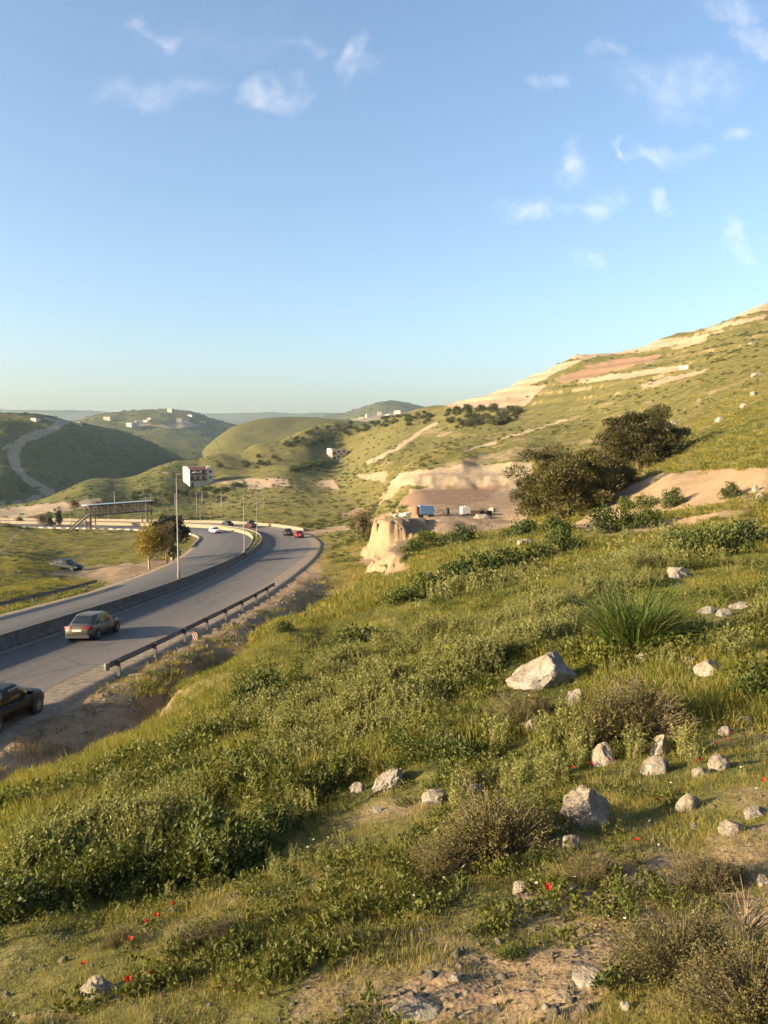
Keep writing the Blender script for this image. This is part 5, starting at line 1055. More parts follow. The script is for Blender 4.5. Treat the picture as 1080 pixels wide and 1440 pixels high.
x, y, g_ = sample(15000, 1.5, 14, 204); k = keep(x, y, g_, 1., .6) & (g_.random(len(x)) < -.65 + 1.6 * patchy(x, y, .9, 24)); x, y = x[k], y[k]
scatter('leafy_ground_cover', pts_of(x, y), g_.uniform(.5, 1.5, len(x)), c_forb, 4, 'small leafy herbs between the grass of the near slope', 'ground cover', seed=4)
x, y, g_ = sample(13000, 9, 75, 205); dk = attr_at('dark', x, y); k = keep(x, y, g_) & off_road(x, y, 1.) & (g_.random(len(x)) < -.75 + 1.8 * patchy(x, y, 2.0, 34) + dk); x, y = x[k], y[k]
k = clear_of_rocks(x, y) & (off_edge(x, y, 45) | (g_.random(len(x)) < .15)) & (~in_px(x, y, SHELF) | (g_.random(len(x)) < .12)); x, y = x[k], y[k]
scatter('leafy_undergrowth', pts_of(x, y, .02), g_.uniform(.5, 1.6, len(x)), c_forbm, 3, 'low leafy undergrowth on the middle slope', 'ground cover', seed=5)
x, y, g_ = sample(30000, 7, 40, 206, 31); k = in_px(x, y, WEED_ZONE) & (g_.random(len(x)) < -1.0 + 2.6 * patchy(x, y, 1.4, 44)); x2, y2 = x[k], y[k]
x, y, g2 = sample(2600, 4.5, 34, 207, 31); k = keep(x, y, g2) & (patchy(x, y, 1.6, 45) > .56) & off_road(x, y, 1); x2, y2 = np.r_[x2, x[k]], np.r_[y2, y[k]]
k = clear_of_rocks(x2, y2, 46) & off_edge(x2, y2); x2, y2 = x2[k], y2[k]
scatter('silvery_weeds', pts_of(x2, y2, .02), np.clip(.35 + 1.5 * (patchy(x2, y2, 1.4, 44) - .35), .4, 1.3) * g_.uniform(.75, 1.2, len(x2)) * (.35 + .65 * sstep(4, 11, y2)), c_weed, 3, 'band of tall silvery green weeds across the middle slope', 'weeds', seed=6)
x, y, g_ = sample(6000, 30, 130, 208, 31); k = ~in_px(x, y, SHELF) & off_road(x, y, 2) & keep(x, y, g_) & (x > -12) & (g_.random(len(x)) < -.75 + 1.6 * patchy(x, y, 5, 46) + .6 * attr_at('dark', x, y)); x, y = x[k], y[k]
scatter('tall_weeds', pts_of(x, y, .03), g_.uniform(.5, 1.1, len(x)), c_weedf, 2, 'tall weeds on the slopes around the bare bank', 'weeds', seed=7)
x, y, g_ = sample(30000, 95, 640, 209, 32); ds = attr_at('dark', x, y); k = off_road(x, y, 2.5) & keep(x, y, g_, 1, .7) & ~((x < -20) & (y < 200)) & (g_.random(len(x)) < -.42 - .16 * (x > 15) + 1.1 * patchy(x, y, 26, 47) + .9 * ds + .2 * patchy(x, y, 7, 48)); x, y = x[k], y[k]
scatter('hill_scrub', pts_of(x, y, .1), g_.uniform(.3, 1.15, len(x)) * (.7 + .3 * np.minimum(y / 300, 1.6)), c_scrub, 3, 'low dark scrub dotted over the hillsides', 'scrub', seed=8)
c_und = collect('bushy_undergrowth', [proto('t', dome(700, .42, .36, 18, .055, .032, s, .4, .32)[0], 'bush_leaf') for s in (61, 62)] + [proto('t', weed(s, 12, .55, .07, .028, 30, .24), 'forb_green') for s in (63, 64)])
LUSH = [[(0, 1170), (120, 1140), (330, 1185), (420, 1125), (460, 1150), (340, 1235), (160, 1265), (0, 1330)], [(445, 920), (520, 902), (610, 890), (500, 940)], [(345, 965), (450, 950), (470, 1005), (330, 1020)], [(700, 845), (900, 770), (1000, 755), (1090, 735), (1090, 790), (940, 805), (820, 835)], [(555, 835), (640, 800), (760, 765), (805, 770), (780, 800), (690, 840), (580, 862)],
        [(160, 1120), (240, 1060), (300, 1070), (230, 1130)], [(560, 1010), (680, 960), (700, 1000), (600, 1050)], [(560, 1160), (640, 1150), (640, 1190), (570, 1200)], [(980, 960), (1090, 930), (1090, 1010), (1000, 1010)], [(640, 760), (800, 735), (960, 745), (940, 765), (760, 770)], [(960, 690), (1080, 640), (1080, 655), (930, 680), (890, 660), (930, 640)]]
x, y, g_ = sample(16000, 5, 110, 231, 31); k = in_px(x, y, LUSH) & off_road(x, y, 2) & (g_.random(len(x)) < -1.05 + 2.0 * patchy(x, y, 1.5, 55)); x, y = x[k], y[k]
x3, y3, g3 = sample(5200, 7, 90, 232, 31); k = keep(x3, y3, g3, 1, 2.) & off_road(x3, y3, 2) & (x3 > -.35 * y3 + 1) & (g3.random(len(x3)) < -1.2 + 2.2 * patchy(x3, y3, 2.2, 57)); x, y = np.r_[x, x3[k]], np.r_[y, y3[k]]
k = clear_of_rocks(x, y, 46) & off_edge(x, y, 70) & ~in_px(x, y, SHELF); x, y = x[k], y[k]
scatter('bushy_undergrowth', pts_of(x, y, .03), g_.uniform(.35, 1.05, len(x)) * (.7 + .25 * np.minimum(y / 30, 1.8)), c_und, 4, 'dense dark green undergrowth in clumps across the slope', 'undergrowth', seed=15)
# pebbles and broken stones
x, y, g_ = sample(9000, 1.5, 9, 211); so = attr_at('soil', x, y); k = g_.random(len(x)) < .06 + .55 * so; x, y = x[k], y[k]
scatter('pebbles', pts_of(x, y, -.002), g_.uniform(.004, .02, len(x)) ** 1 * np.where(g_.random(len(x)) < .05, 2.5, 1), c_stone, 4, 'pebbles on the bare patches of the near slope', 'pebbles', tilt=.6, seed=9)
x, y, g_ = sample(18000, 5, 110, 212); so = attr_at('soil', x, y); k = off_road(x, y, .9) & (g_.random(len(x)) < (.02 + .6 * so) * (.12 + .88 * sstep(9, 20, np.hypot(x, y)))); x, y = x[k], y[k]
scatter('broken_stones', pts_of(x, y, .0), g_.uniform(.03, .15, len(x)) ** 1.15 * (.4 + .6 * sstep(8, 22, np.hypot(x, y))), c_stone, 4, 'broken pale stones on the road bank and bare ground', 'stones', tilt=.6, seed=10)
x, y, g_ = sample(24000, 90, 620, 213, 32); so = attr_at('soil', x, y); k = off_road(x, y, 3) & ((so < .3) | (y > 240)) & (g_.random(len(x)) < .05 + .12 * so + .35 * (patchy(x, y, 30, 71) > .58) * (x > -10)); x, y = x[k], y[k]
scatter('hill_stones', pts_of(x, y, .03), g_.uniform(.12, .42, len(x)) * (.6 + .4 * np.minimum(y / 250, 1.5)), c_stone, 4, 'pale stones strewn over the terraced hill', 'stones', tilt=.5, seed=11)
bp = []; rb = np.random.default_rng(77)
for i in range(road_i(12), road_i(78)):
    for _ in range(60):
        o_ = WR[i] + .9 + 5.8 * rb.random(); q_ = road_pt(i, o_); x_, y_ = q_[0] + rb.normal() * .4, q_[1] + rb.random()
        if fbm(np.array([x_ / 1.5]), np.array([y_ / 1.5]), 88, 3)[0] > -.12: bp.append((x_, y_))
bp = np.array(bp); scatter('bank_rubble', pts_of(bp[:, 0], bp[:, 1], .01), rb.uniform(.05, .24, len(bp)) ** 1.25, c_stone, 4, 'grey rubble and stones on the bank between road and ditch', 'rubble', tilt=.6, seed=16)
c_dry = collect('dry_weed', [proto('t', weed(s, 8, .42, .05, .016, 20, .2), 'brown_leaf') for s in (71, 72)] + [proto('t', blades(70, .3, .34, .009, .7, 73), 'grass_yellow')])
k = rb.random(len(bp)) < .16; scatter('dry_bank_weeds', pts_of(bp[k, 0] + .2, bp[k, 1] + .3, .01), rb.uniform(.5, 1.1, k.sum()), c_dry, 3, 'dry brown weeds on the road bank', 'weeds', seed=17)
yu, yv = rb.uniform(560, 745, 2200), rb.uniform(654, 748, 2200); yp = ground_px(yu, yv, 92); yp = yp[~np.isnan(yp[:, 0])]; yp = yp[(yp[:, 1] > 94) & (yp[:, 1] < 200)]
k = patchy(yp[:, 0], yp[:, 1], 9, 66) > .5; yp = yp[k]; scatter('yard_rubble', yp, rb.uniform(.06, .3, len(yp)) ** 1.3, c_stone, 4, 'loose rubble on the bare yard', 'rubble', tilt=.6, seed=18)
# weeds growing in the median bed
ii = np.arange(i_split + 2, NE - 30); pts_ = []
for i in ii:
    for _ in range(3): pts_.append(road_pt(i, random.uniform(-.6, .6) * HM[i], .62))
scatter('median_grass', np.array(pts_), RNG.uniform(.5, 1.0, len(pts_)), c_mid, 4, 'dry yellow grass in the walled median bed', 'grass', pick=RNG.integers(2, 4, len(pts_)), seed=12)
# woods and bushes dotted over the hills across the valley
def hill_dots(name, obname, n, seed, label, smin, smax, cond=lambda u, v, d: d > .2):
    o = bpy.data.objects[obname]; co = np.empty(len(o.data.vertices) * 3, np.float32); o.data.vertices.foreach_get('co', co); co = co.reshape(-1, 3); dk = np.empty(len(co), np.float32); o.data.attributes['dark'].data.foreach_get('value', dk); so = np.empty(len(co), np.float32); o.data.attributes['soil'].data.foreach_get('value', so)
    u, v = project(co[:, 0], co[:, 1], co[:, 2]); pn = patchy(u, v, 16, seed); g_ = np.random.default_rng(seed); k = np.nonzero((so < .2) & (u > -60) & (u < 1100) & (g_.random(len(co)) < -.3 + pn * 1.2 + dk * .5))[0]; k = g_.choice(k, min(n, len(k)), replace=False)
    p_ = co[k] + np.c_[g_.normal(size=(len(k), 2)) * 3, np.zeros(len(k))]; scatter(name, p_, g_.uniform(smin, smax, len(k)), c_scrub, 3, label, 'scrub', seed=seed)
hill_dots('valley_scrub', 'left_hill', 900, 301, 'dark bushes over the shaded hillside across the valley', 1.2, 3.4); hill_dots('village_hill_trees', 'village_hill', 900, 302, 'dark trees over the hill with scattered houses', 2.0, 5.5); hill_dots('rounded_hill_scrub', 'rounded_hill', 420, 303, 'small bushes on the rounded hill', .5, 1.5); hill_dots('mound_wood', 'distant_mound', 700, 304, 'wood covering the distant mound', 3.0, 8.0)
# ------------------------------------------------------------------ single plants
def plant(name, vf_leaf, vf_twig, leafm, twigm, leafname='foliage', twigname='stem'):
    r = empty(name); mesh_obj(leafname, *vf_leaf, M[leafm], r); 
    if vf_twig is not None: mesh_obj(twigname, *vf_twig, M[twigm], r)
    return r
def bush_stems(seed, rx, rz, cc):
    mb = MB()
    for c in cc[::2]: mb.tube([(0, 0, -.05), (c[0] * .45, c[1] * .45, c[2] * .55), tuple(c)], [.014, .010, .004], 5)
    return mb.v, mb.f
BUSH = []
for s in (401, 402, 403):
    vf, cc = dome(1500, .5, .46, 26, .062, .036, s, .45, .30); BUSH.append((vf, bush_stems(s, .5, .46, cc)))
BURN = [burnet(s, .5, .42, 1100, 15000, .020, .011) for s in (411, 412, 413)]
def place_plants(lst, protos, name, leafm, twigm, cat, grp, twigname='stem'):
    made = {}
    for q, (u, v, wpx, lab) in enumerate(lst):
        p = gp(u, v); k = q % len(protos)
        if np.isnan(p[0]): continue
        if k not in made: o = made[k] = plant(name, protos[k][0], protos[k][1], leafm, twigm, twigname=twigname)
        else: o = copy_tree(made[k])
        w_ = wpx * p[1] / F_PX; o.location = (p[0], p[1], p[2] - .03); o.scale = (w_, w_, w_ * random.uniform(.85, 1.2)); o.rotation_euler = (0, 0, random.uniform(0, 6.28)); tag(o, lab, cat, grp)
LB = [(365, 1000, 110, 'dark leafy bush above the road ditch, left of the silvery weeds'), (498, 915, 84, 'dark rounded bush on the far edge of the grassy shelf'), (310, 1205, 150, 'broad dark green bush beneath the silvery weeds'), (195, 1235, 120, 'dark green bush left of the broad one in the lower left'), (70, 1240, 150, 'large shady bush at the lower left edge'),
      (15, 1150, 90, 'leafy bush at the left edge below the bank'), (25, 1290, 150, 'dark bush at the left edge, below the large shady one'), (125, 1205, 130, 'shady bush between the left edge and the weeds'), (245, 1185, 110, 'dark bush tucked under the left end of the weeds'), (385, 1172, 100, 'dark bush at the right of the broad one'), (135, 1270, 100, 'leafy bush in front of the shady pair at the left'), (285, 1045, 60, 'small dark bush near the bank edge'), (585, 1185, 70, 'low dark green herb patch in the middle of the near grass'), (440, 1118, 76, 'dark bush at the lower rim of the silvery weeds'), (560, 850, 66, 'bush at the left end of the dark hedge on the spur'),
      (602, 838, 74, 'second bush from the left on the spur'), (650, 824, 84, 'bush in the middle of the dark hedge on the spur'), (702, 808, 84, 'bush right of the middle on the spur'), (752, 793, 76, 'bush near the right end of the hedge on the spur'), (792, 778, 70, 'bush at the right end of the hedge on the spur'),
      (612, 772, 66, 'round bush right behind the knoll'), (652, 764, 56, 'bush at the yard edge behind the knoll'), (585, 778, 50, 'bush on the shoulder of the knoll'), (735, 757, 60, 'bush left of the pale stone below the pines'), (782, 752, 62, 'bush below the trunk of the larger pine'), (850, 748, 70, 'bush below the bare bank, left end'), (905, 742, 64, 'bush below the bare bank, middle'),
      (945, 712, 46, 'bush on the bare bank, right of its pair'), (905, 716, 44, 'bush on the bare bank, middle one'), (880, 720, 40, 'small bush on the bare bank, left end'), (1030, 700, 40, 'small bush on the right part of the bare bank'), (990, 790, 96, 'pale green bush behind the tall grass clump'), (1045, 775, 84, 'bush at the right edge above the stones'), (955, 775, 60, 'bush between the pale boulder and the bare bank'),
      (1060, 990, 90, 'dark leafy bush at the right edge beside tan stones'), (400, 890, 40, 'small bush at the ditch corner'), (755, 1215, 60, 'green leafy plant below the grey boulder'), (720, 1345, 60, 'broad leaved plant on the bare earth at the bottom'), (340, 1335, 70, 'glossy leafed plant in the lower left grass'), (835, 1010, 50, 'leafy plant right of the pale upright stone')]
place_plants(LB, BUSH, 'leafy_bush', 'bush_leaf', 'twig', 'bush', 'leafy bushes on the slope')
BU = [(695, 1200, 190, 'large grey-brown thorny shrub left of the grey boulder'), (620, 1230, 110, 'thorny shrub at the left foot of the large one'), (740, 1020, 110, 'dark thorny shrub under the great white boulder'), (890, 1030, 170, 'wide thorny shrub below the tall grass clump'), (960, 1370, 210, 'wide thorny shrub in the lower right corner'), (1060, 1420, 230, 'thorny shrub cut by the lower right corner'),
      (630, 1050, 64, 'small brown thorny shrub above the pale stones'), (300, 1330, 110, 'brown thorny shrub in the lower left grass'), (505, 1330, 80, 'low thorny tuft on the bottom slope'), (1000, 1250, 120, 'thorny shrub at the right between scattered stones'), (840, 1240, 100, 'thorny shrub on the bare earth below the grey boulder'), (170, 1330, 70, 'thorny tuft near the left edge')]
place_plants([b for b in BU], [(l, t_) for (t_, l) in BURN], 'thorny_shrub', 'burnet_leaf', 'twig', 'shrub', 'thorny shrubs near the camera', 'twigs')
# dry twigs sticking out of the corner shrub
p = gp(1050, 1345); mb = MB(); rt = random.Random(3)
for k in range(26):
    a = rt.uniform(0, 6.28); r = rt.uniform(.03, .16); q1 = (math.cos(a) * r * .5, math.sin(a) * r * .5, rt.uniform(.05, .12)); q2 = (math.cos(a + .3) * r, math.sin(a + .3) * r, rt.uniform(.08, .2)); mb.tube([(0, 0, 0), q1, q2], [.003, .002, .0008], 4)
o = mb.build('dead_twigs', M['twig']); o.location = (p[0], p[1], p[2] + .08); tag(o, 'bundle of bare dry twigs in the lower right shrub', 'twigs')
# the tall grass clump
p = gp(893, 915); o = empty('tall_grass_clump', p, label='tall clump of long green blades beside the white boulder', cat='grass clump'); dd = p[1]
vf = blades(800, .34, 1.06, .022, 1.05, 501, 6, .6); mesh_obj('blade_tuft', *vf, M['squill'], o); vf = blades(260, .36, .75, .02, 1.6, 502, 6, .6); mesh_obj('drooping_blades', *vf, M['squill'], o)
k = 146 * dd / F_PX / 1.30; o.scale = (k, k, k)
# ------------------------------------------------------------------ rocks
for q, (u, v, wpx, hpx, fl, lab) in enumerate(ROCKS):
    p = gp(u, v)
    if np.isnan(p[0]): continue
    big_ = wpx > 50; co, fc = rock_vf(640 + q if big_ else 600 + q, 5 if big_ else 4, 1.0, .2 if big_ else .17, 11 if big_ else 9, .56)
    w_ = wpx * p[1] / F_PX; h_ = hpx * p[1] / F_PX
    if lab.startswith('largest'): co[:, 2] *= (.34 + .66 * sstep(-1.0, .5, co[:, 0])); co[:, 2] += .16 * co[:, 0]
    if lab.startswith('long sharp'): co[:, 2] *= (.6 + .5 * np.clip(co[:, 0] + .2, 0, 1)); co[:, 2] += .35 * co[:, 0]
    mx = np.abs(co).max(0); co = co / mx * np.array([w_ / 2, w_ * .38, h_ * .66])
    o = mesh_obj('boulder' if wpx > 26 else 'rock', co, fc, M['limestone'], smooth=False); o.location = (p[0], p[1] + w_ * .2, p[2] + h_ * (.12 if lab.startswith('largest') else .10)); o.rotation_euler = (0, 0, random.uniform(-.3, .3)); tag(o, lab, 'rock', 'limestone rocks on the slope')
    o.data.polygons.foreach_set('use_smooth', [True] * len(o.data.polygons)); 
    try: o.data.set_sharp_from_angle(angle=math.radians(28))
    except Exception: pass
# ------------------------------------------------------------------ poppies and daisies
def poppy():
    r = empty('poppy'); MB().tube([(0, 0, -.02), (.012, .004, .14), (0, 0, .26)], [.0022, .0018, .0016], 5).build('stem', M['squill'], r)
    mb = MB()
    for k in range(5):
        a = 2 * math.pi * k / 5; c, s_ = math.cos(a), math.sin(a); pr = [(0, 0, .258), (.016, .55, .264), (.028, .5, .285), (.030, 0, .292), (.028, -.5, .285), (.016, -.55, .264)]
        mb.add([(c * r_ * math.cos(w_) - s_ * r_ * math.sin(w_), s_ * r_ * math.cos(w_) + c * r_ * math.sin(w_), z_) for r_, w_, z_ in pr], [(0, 1, 2, 3), (0, 3, 4, 5)])
    mb.build('petals', M['petal_red'], r); MB().tube([(0, 0, .258), (0, 0, .272)], [.006, .004], 6).build('flower_centre', M['black_trim'], r); return r
pop = poppy()
POP = [(645, 0, 0)]
POP = [(766, 1258, 'red poppy below the large thorny shrub'), (927, 1136, 'bright red poppy right of the big grey boulder'), (1076, 1108, 'red poppy at the right edge'), (958, 1024, 'red poppy right of the wide thorny shrub'), (1008, 1050, 'red poppy left of its neighbour near the greyish stone'), (1027, 1048, 'red poppy right of its neighbour near the greyish stone'), (1025, 1036, 'red poppy on the greyish stone'),
       (974, 1076, 'red poppy above the flat grey stone, left'), (986, 1078, 'red poppy above the flat grey stone, right'), (829, 1078, 'red poppy left of the cream double-topped stone'), (861, 1076, 'red poppy on the cream double-topped stone'), (812, 1090, 'red poppy at the far left of the cream stone'), (898, 1200, 'small red poppy below the grey boulder shade'), (184, 1386, 'red poppy at the lower left, upper of a pair'), (178, 1398, 'red poppy at the lower left, lower of a pair'), (205, 1398, 'red poppy right of the lower left pair'),
       (123, 1376, 'red poppy behind the wedge-shaped stone'), (196, 1316, 'red poppy in the left grass, upper of two'), (188, 1328, 'red poppy in the left grass, lower of two'), (220, 1300, 'red poppy just left of the small brown shrub'), (237, 1278, 'red poppy in the left grass, topmost'), (358, 1190, 'red flower at the lower rim of the dark bush, left'), (366, 1186, 'red flower at the lower rim of the dark bush, middle'), (374, 1188, 'red flower at the lower rim of the dark bush, right'), (332, 1210, 'red flower below the dark bush')]
for q, (u, v, lab) in enumerate(POP):
    p = gp(u, v + 6); o = pop if q == 0 else copy_tree(pop); k = min(.5, 1.8 / p[1] + .32) * (.8 if v < 1200 and u < 400 else 1); k *= random.uniform(.7, 1.0); o.location = p; o.scale = (k * 1.2, k * 1.2, k * .75); o.rotation_euler = (random.uniform(-.5, .1), random.uniform(-.3, .3), random.uniform(0, 6)); tag(o, lab, 'poppy', 'red poppies')
mb = MB(); mb.add([(0, 0, .20)] + [(.022 * (1 if k % 2 else .72) * math.cos(math.pi * k / 9), .022 * (1 if k % 2 else .72) * math.sin(math.pi * k / 9), .205) for k in range(18)], [(0, 1 + k, 1 + (k + 1) % 18) for k in range(18)])
d1 = mb.build('d', M['petal_white'], link=False); d1.data.materials.append(M['flower_eye']); b_ = len(d1.data.vertices)
c_da = collect('white_daisy', [d1]); x, y, g_ = sample(1300, 3, 20, 221); u_, v_ = project(x, y, ground_z(x, y)); k = (u_ > 420) & (g_.random(len(x)) < .5 * (patchy(x, y, 1.6, 91) > .55) + .1); x, y = x[k], y[k]
scatter('white_daisies', pts_of(x, y), g_.uniform(.28, .55, len(x)), c_da, 1, 'scattered small white flowers in the grass', 'flowers', tilt=.35, seed=13)

# ------------------------------------------------------------------ trees
def limb(mb, p, d, L_, r, rng, depth, tips, bend=.25, up_=.1):
    pts_ = [Vector(p)]; rad = [r]; d = Vector(d).normalized(); n_ = 4
    for k in range(n_):
        d = (d + Vector((rng.gauss(0, bend), rng.gauss(0, bend), rng.gauss(0, bend) * .6 + up_))).normalized(); pts_.append(pts_[-1] + d * (L_ / n_)); rad.append(r * (1 - .65 * (k + 1) / n_))
    mb.tube(pts_, rad, 7 if r > .05 else 5)
    if depth == 0: tips.append(pts_[-1]); tips.append(pts_[-2]); return
    for k in range(rng.choice([2, 3, 3])):
        q_ = pts_[rng.choice([2, 3, 4])]; dd_ = (d + Vector((rng.gauss(0, .8), rng.gauss(0, .8), rng.gauss(0, .35)))).normalized(); limb(mb, q_, dd_, L_ * rng.uniform(.55, .8), r * .5, rng, depth - 1, tips, bend, up_)
    tips.append(pts_[-1])
def pine(name, seed, H_, R_, nleaf, lean):
    """spreading pine: short bare forked trunks, broad uneven crown of needle tufts in layered clumps"""
    rng = random.Random(seed); g_ = np.random.default_rng(seed); r = empty(name); mb = MB(); tips = []
    for k in range(3):
        a = 2.1 * k + rng.random(); limb(mb, (.2 * math.cos(a), .2 * math.sin(a), -.4), (.35 * math.cos(a) + lean, .35 * math.sin(a), 1), H_ * .48, .17, rng, 2, tips, .2, .08)
    mb.build('trunk', M['bark'], r, True)
    nc = 84; th = g_.random(nc) * 2 * np.pi; cosp = g_.uniform(-.95, 1, nc); sp_ = np.sqrt(1 - cosp ** 2 * .9); rr = g_.uniform(.45, 1.0, nc) * (1 + .18 * np.sin(2 * th + seed) + .12 * np.sin(5 * th))
    cc = np.stack([sp_ * np.cos(th) * R_ * rr + lean * .5 * H_ * .5, sp_ * np.sin(th) * R_ * rr, H_ * .47 + cosp * H_ * .45 * rr], 1); cr = R_ * g_.uniform(.16, .34, nc)
    tp = np.array([t_[:] for t_ in tips]); tp = tp[np.hypot(tp[:, 0], tp[:, 1]) < R_ * .8]; cc = np.vstack([cc, tp]); cr = np.r_[cr, np.full(len(tp), R_ * .2)]
    k = g_.integers(0, len(cc), nleaf); d = g_.normal(size=(nleaf, 3)); d /= np.linalg.norm(d, axis=1)[:, None]; p_ = cc[k] + d * (cr[k] * g_.random(nleaf) ** .38)[:, None] * np.array([1, 1, .62]); p_[:, 2] = np.maximum(p_[:, 2], .25)
    vf = leaves(p_, d + np.array([0, 0, .8]) + g_.normal(size=(nleaf, 3)) * .5, .40, .11, seed); mesh_obj('crown', *vf, M['pine_needles'], r); return r
def tree(name, seed, H_, R_, nleaf, leafm, leaf=.22, wd=.13, trunk=.28, barkm='bark', tall=1., clump=.34, hollow=.3):
    rng = random.Random(seed); r = empty(name); mb = MB(); tips = []; limb(mb, (0, 0, -.3), (0, 0, 1), H_ * (trunk + .25), H_ * .028, rng, 2, tips, .12, .12); mb.build('trunk', M[barkm], r, True)
    g_ = np.random.default_rng(seed); nc = 34; th = g_.random(nc) * 2 * np.pi; cp_ = g_.uniform(-1, 1, nc); sp_ = np.sqrt(1 - cp_ ** 2); rr = g_.uniform(hollow, 1, nc) * (1 + .2 * np.sin(3 * th + seed))
    cz = H_ * (trunk + (1 - trunk) / 2); cc = np.stack([sp_ * np.cos(th) * R_ * rr, sp_ * np.sin(th) * R_ * rr, cz + cp_ * H_ * (1 - trunk) / 2 * rr], 1); cr = R_ * clump * g_.uniform(.6, 1.2, nc)
    k = g_.integers(0, nc, nleaf); d = g_.normal(size=(nleaf, 3)); d /= np.linalg.norm(d, axis=1)[:, None]; p_ = cc[k] + d * (cr[k] * g_.random(nleaf) ** .4)[:, None]
    mesh_obj('crown', *leaves(p_, d + g_.normal(size=(nleaf, 3)) * .6, leaf, wd, seed), M[leafm], r); return r
pA, pB = pine('pine_tree', 701, 8.4, 4.7, 36000, -.12), pine('pine_tree', 702, 8.6, 4.2, 36000, .1)
PN = [(pA, 798, 728, 7.7, 5.1, 'large spreading pine, nearest of the cluster beside the bare bank', 0), (pB, 902, 661, 8.2, 5.2, 'upper pine standing highest on the slope', .6), ('A', 858, 692, 4.0, 2.6, 'lower pine wedged between the two larger ones', 2.2), ('B', 757, 724, 5.6, 3.0, 'bushy pine at the left end of the cluster', 1.2), ('A', 872, 652, 5.2, 3.0, 'pine left of the upper one', 4.)]
for o, u, v, h_, r_, lab, rz in PN:
    s_ = h_ / 8.5
    if o == 'A': o = copy_tree(pA)
    elif o == 'B': o = copy_tree(pB)
    p = gp(u, v, 45); print('pine', lab, p); s_ *= 1; o.location = (p[0], p[1], p[2]); o.scale = (s_ * (r_ / h_) / (4.5 / 8.5), s_ * (r_ / h_) / (4.5 / 8.5), s_); o.rotation_euler = (0, 0, rz); tag(o, lab, 'pine', 'pines beside the bare bank')
def tree_px(o, u, v, hpx, H_, lab, cat='tree', grp=None, dmin=40, wk=1.):
    p = gp(u, v, dmin); k = hpx * p[1] / F_PX / H_; o.location = (p[0], p[1], p[2] - .05); o.scale = (k * wk, k * wk, k); tag(o, lab, cat, grp); return o
tree_px(tree('autumn_tree', 711, 6, 2.6, 5200, 'yellow_leaf', .26, .16, .30, 'bark_pale'), 211, 801, 66, 6, 'small yellow-leaved tree on the dirt pull-off')
tree_px(tree('bare_tree', 712, 6, 2.0, 4200, 'brown_leaf', .22, .10, .2), 234, 792, 62, 6, 'brownish thin tree between the yellow and the dark one')
tree_px(tree('evergreen_tree', 713, 7, 2.1, 8000, 'evergreen', .26, .17, .14, 'bark_pale', hollow=.2), 243, 788, 76, 7, 'dark dense evergreen tree beside the near street lamp', wk=1.5)
ct = tree('cypress_tree', 714, 7, 1.6, 5000, 'evergreen', .26, .15, .06, hollow=.1); tree_px(ct, 82, 742, 30, 7, 'dark evergreen left of the footbridge stairs', 'tree', 'dark trees left of the footbridge')
tree_px(copy_tree(ct), 70, 742, 20, 7, 'lower dark tree at the left of the footbridge', 'tree', 'dark trees left of the footbridge', wk=1.3)
bt = tree('brown_bush', 715, 4, 2.2, 2600, 'brown_leaf', .28, .16, .05, hollow=.1)
for q, (u, v, hp, lab, wk) in enumerate(((60, 738, 15, 'brown bush at the road edge left of the dark trees', 1.2), (28, 736, 10, 'small round bush at the far left road edge', 1.2), (105, 716, 14, 'brown bush below the pale cutting', 1.3), (512, 757, 40, 'rusty brown bush leaning on the left of the knoll', .9), (140, 716, 12, 'brown bush behind the footbridge roof', 1.3))):
    o = bt if q == 0 else copy_tree(bt); tree_px(o, u, v, hp, 4, lab, 'bush', 'brown bushes near the road', wk=wk)
# shrubs hugging the white house and the hedge in front of the lone house
hb = tree('hedge_bush', 716, 3, 2.2, 2200, 'bush_leaf', .34, .2, .02, hollow=.1)
HB = [(262, 697, 9, 'bush below the left corner of the white house', 1.3), (275, 699, 8, 'bush below the front of the white house', 1.5), (306, 694, 9, 'bush below the right corner of the white house', 1.4), (288, 692, 9, 'bush in front of the white house, left of two', 1.), (297, 690, 8, 'bush in front of the white house, right of two', 1.1), (335, 686, 9, 'dark bush right of the white house', 1.6), (318, 690, 7, 'low bush on the track to the white house', 1.5), (436, 660, 12, 'dark bush left below the lone beige house', 1.8), (452, 656, 11, 'dark bush touching the lone beige house', 1.7), (420, 664, 10, 'leftmost dark bush below the lone beige house', 1.8), (470, 653, 6, 'low bush under the front of the lone beige house', 1.4)]
for q, (u, v, hp, lab, wk) in enumerate(HB):
    o = hb if q == 0 else copy_tree(hb); tree_px(o, u, v, hp, 3, lab, 'bush', 'dark bushes by the houses', 150, wk)
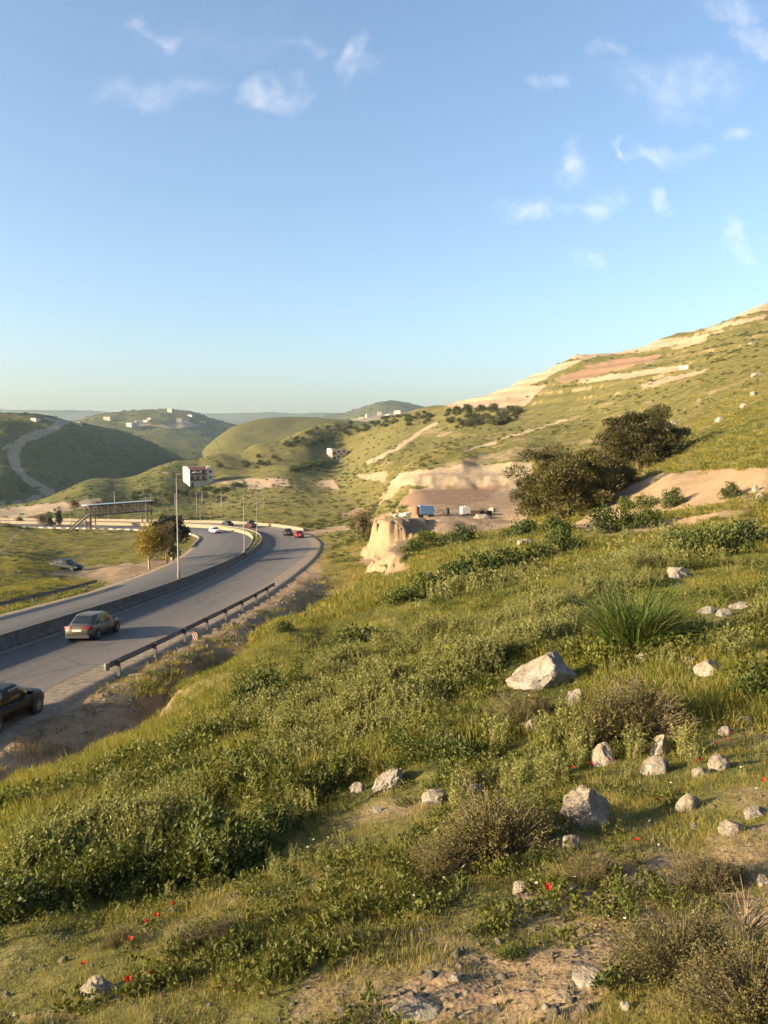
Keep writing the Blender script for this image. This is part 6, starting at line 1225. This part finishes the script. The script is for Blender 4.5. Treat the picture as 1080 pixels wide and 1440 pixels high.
# olive groves on the hills: each tree on its own
ol = tree('olive_tree', 721, 4.2, 2.3, 420, 'olive_leaf', .75, .5, .2, hollow=.2, clump=.45); ol2 = tree('olive_tree', 722, 3.8, 2.5, 420, 'olive_leaf', .75, .5, .18, hollow=.2, clump=.45)
GROVES = [([(395, 628), (440, 606), (520, 592), (575, 583), (590, 592), (520, 606), (430, 630)], 90, 'olive tree on the ridge grove above the lone beige house'), ([(618, 585), (650, 574), (720, 572), (738, 586), (700, 600), (640, 604)], 85, 'dark tree in the grove below the bare terraces'), ([(560, 600), (600, 580), (612, 590), (570, 612)], 12, 'tree beside the pale track up the ridge'),
          ([(300, 655), (360, 640), (400, 650), (330, 668)], 16, 'tree on the slope behind the white house'), ([(150, 702), (240, 690), (330, 700), (300, 712), (180, 714)], 16, 'tree low on the slope in front of the white house')]
first = True; gr_ = np.random.default_rng(55)
for poly, n_, lab in GROVES:
    pa = np.array(poly, float); got = 0; tries = 0
    while got < n_ and tries < 4000:
        tries += 1; u = gr_.uniform(pa[:, 0].min(), pa[:, 0].max()); v = gr_.uniform(pa[:, 1].min(), pa[:, 1].max())
        if poly_sd(np.array([u]), np.array([v]), poly)[0] > 0: continue
        p = gp(u, v, 150)
        if np.isnan(p[0]): continue
        src = ol if gr_.random() < .6 else ol2
        o = src if 'label' not in src.keys() else copy_tree(src)
        k = gr_.uniform(.4, .8); o.location = p; o.scale = (k * gr_.uniform(.9, 1.3), k, k); o.rotation_euler = (0, 0, gr_.uniform(0, 6.28)); tag(o, lab, 'tree', lab.replace('tree', 'trees', 1)); got += 1

# ------------------------------------------------------------------ the air between here and the far hills
hb_ = MB().box(-9600, 9600, -9600, 9600, -99, 175).build('haze', None); hm, t, out = mat('haze_air'); pv = nd(t, 'ShaderNodeVolumePrincipled'); pv.inputs['Color'].default_value = (.62, .80, 1.0, 1); pv.inputs['Density'].default_value = .00006; pv.inputs['Anisotropy'].default_value = .2
t.links.new(pv.outputs[0], out.inputs['Volume']); hb_.data.materials.append(hm); tag(hb_, 'thin pale haze in the air over the valley', 'haze', kind='stuff')
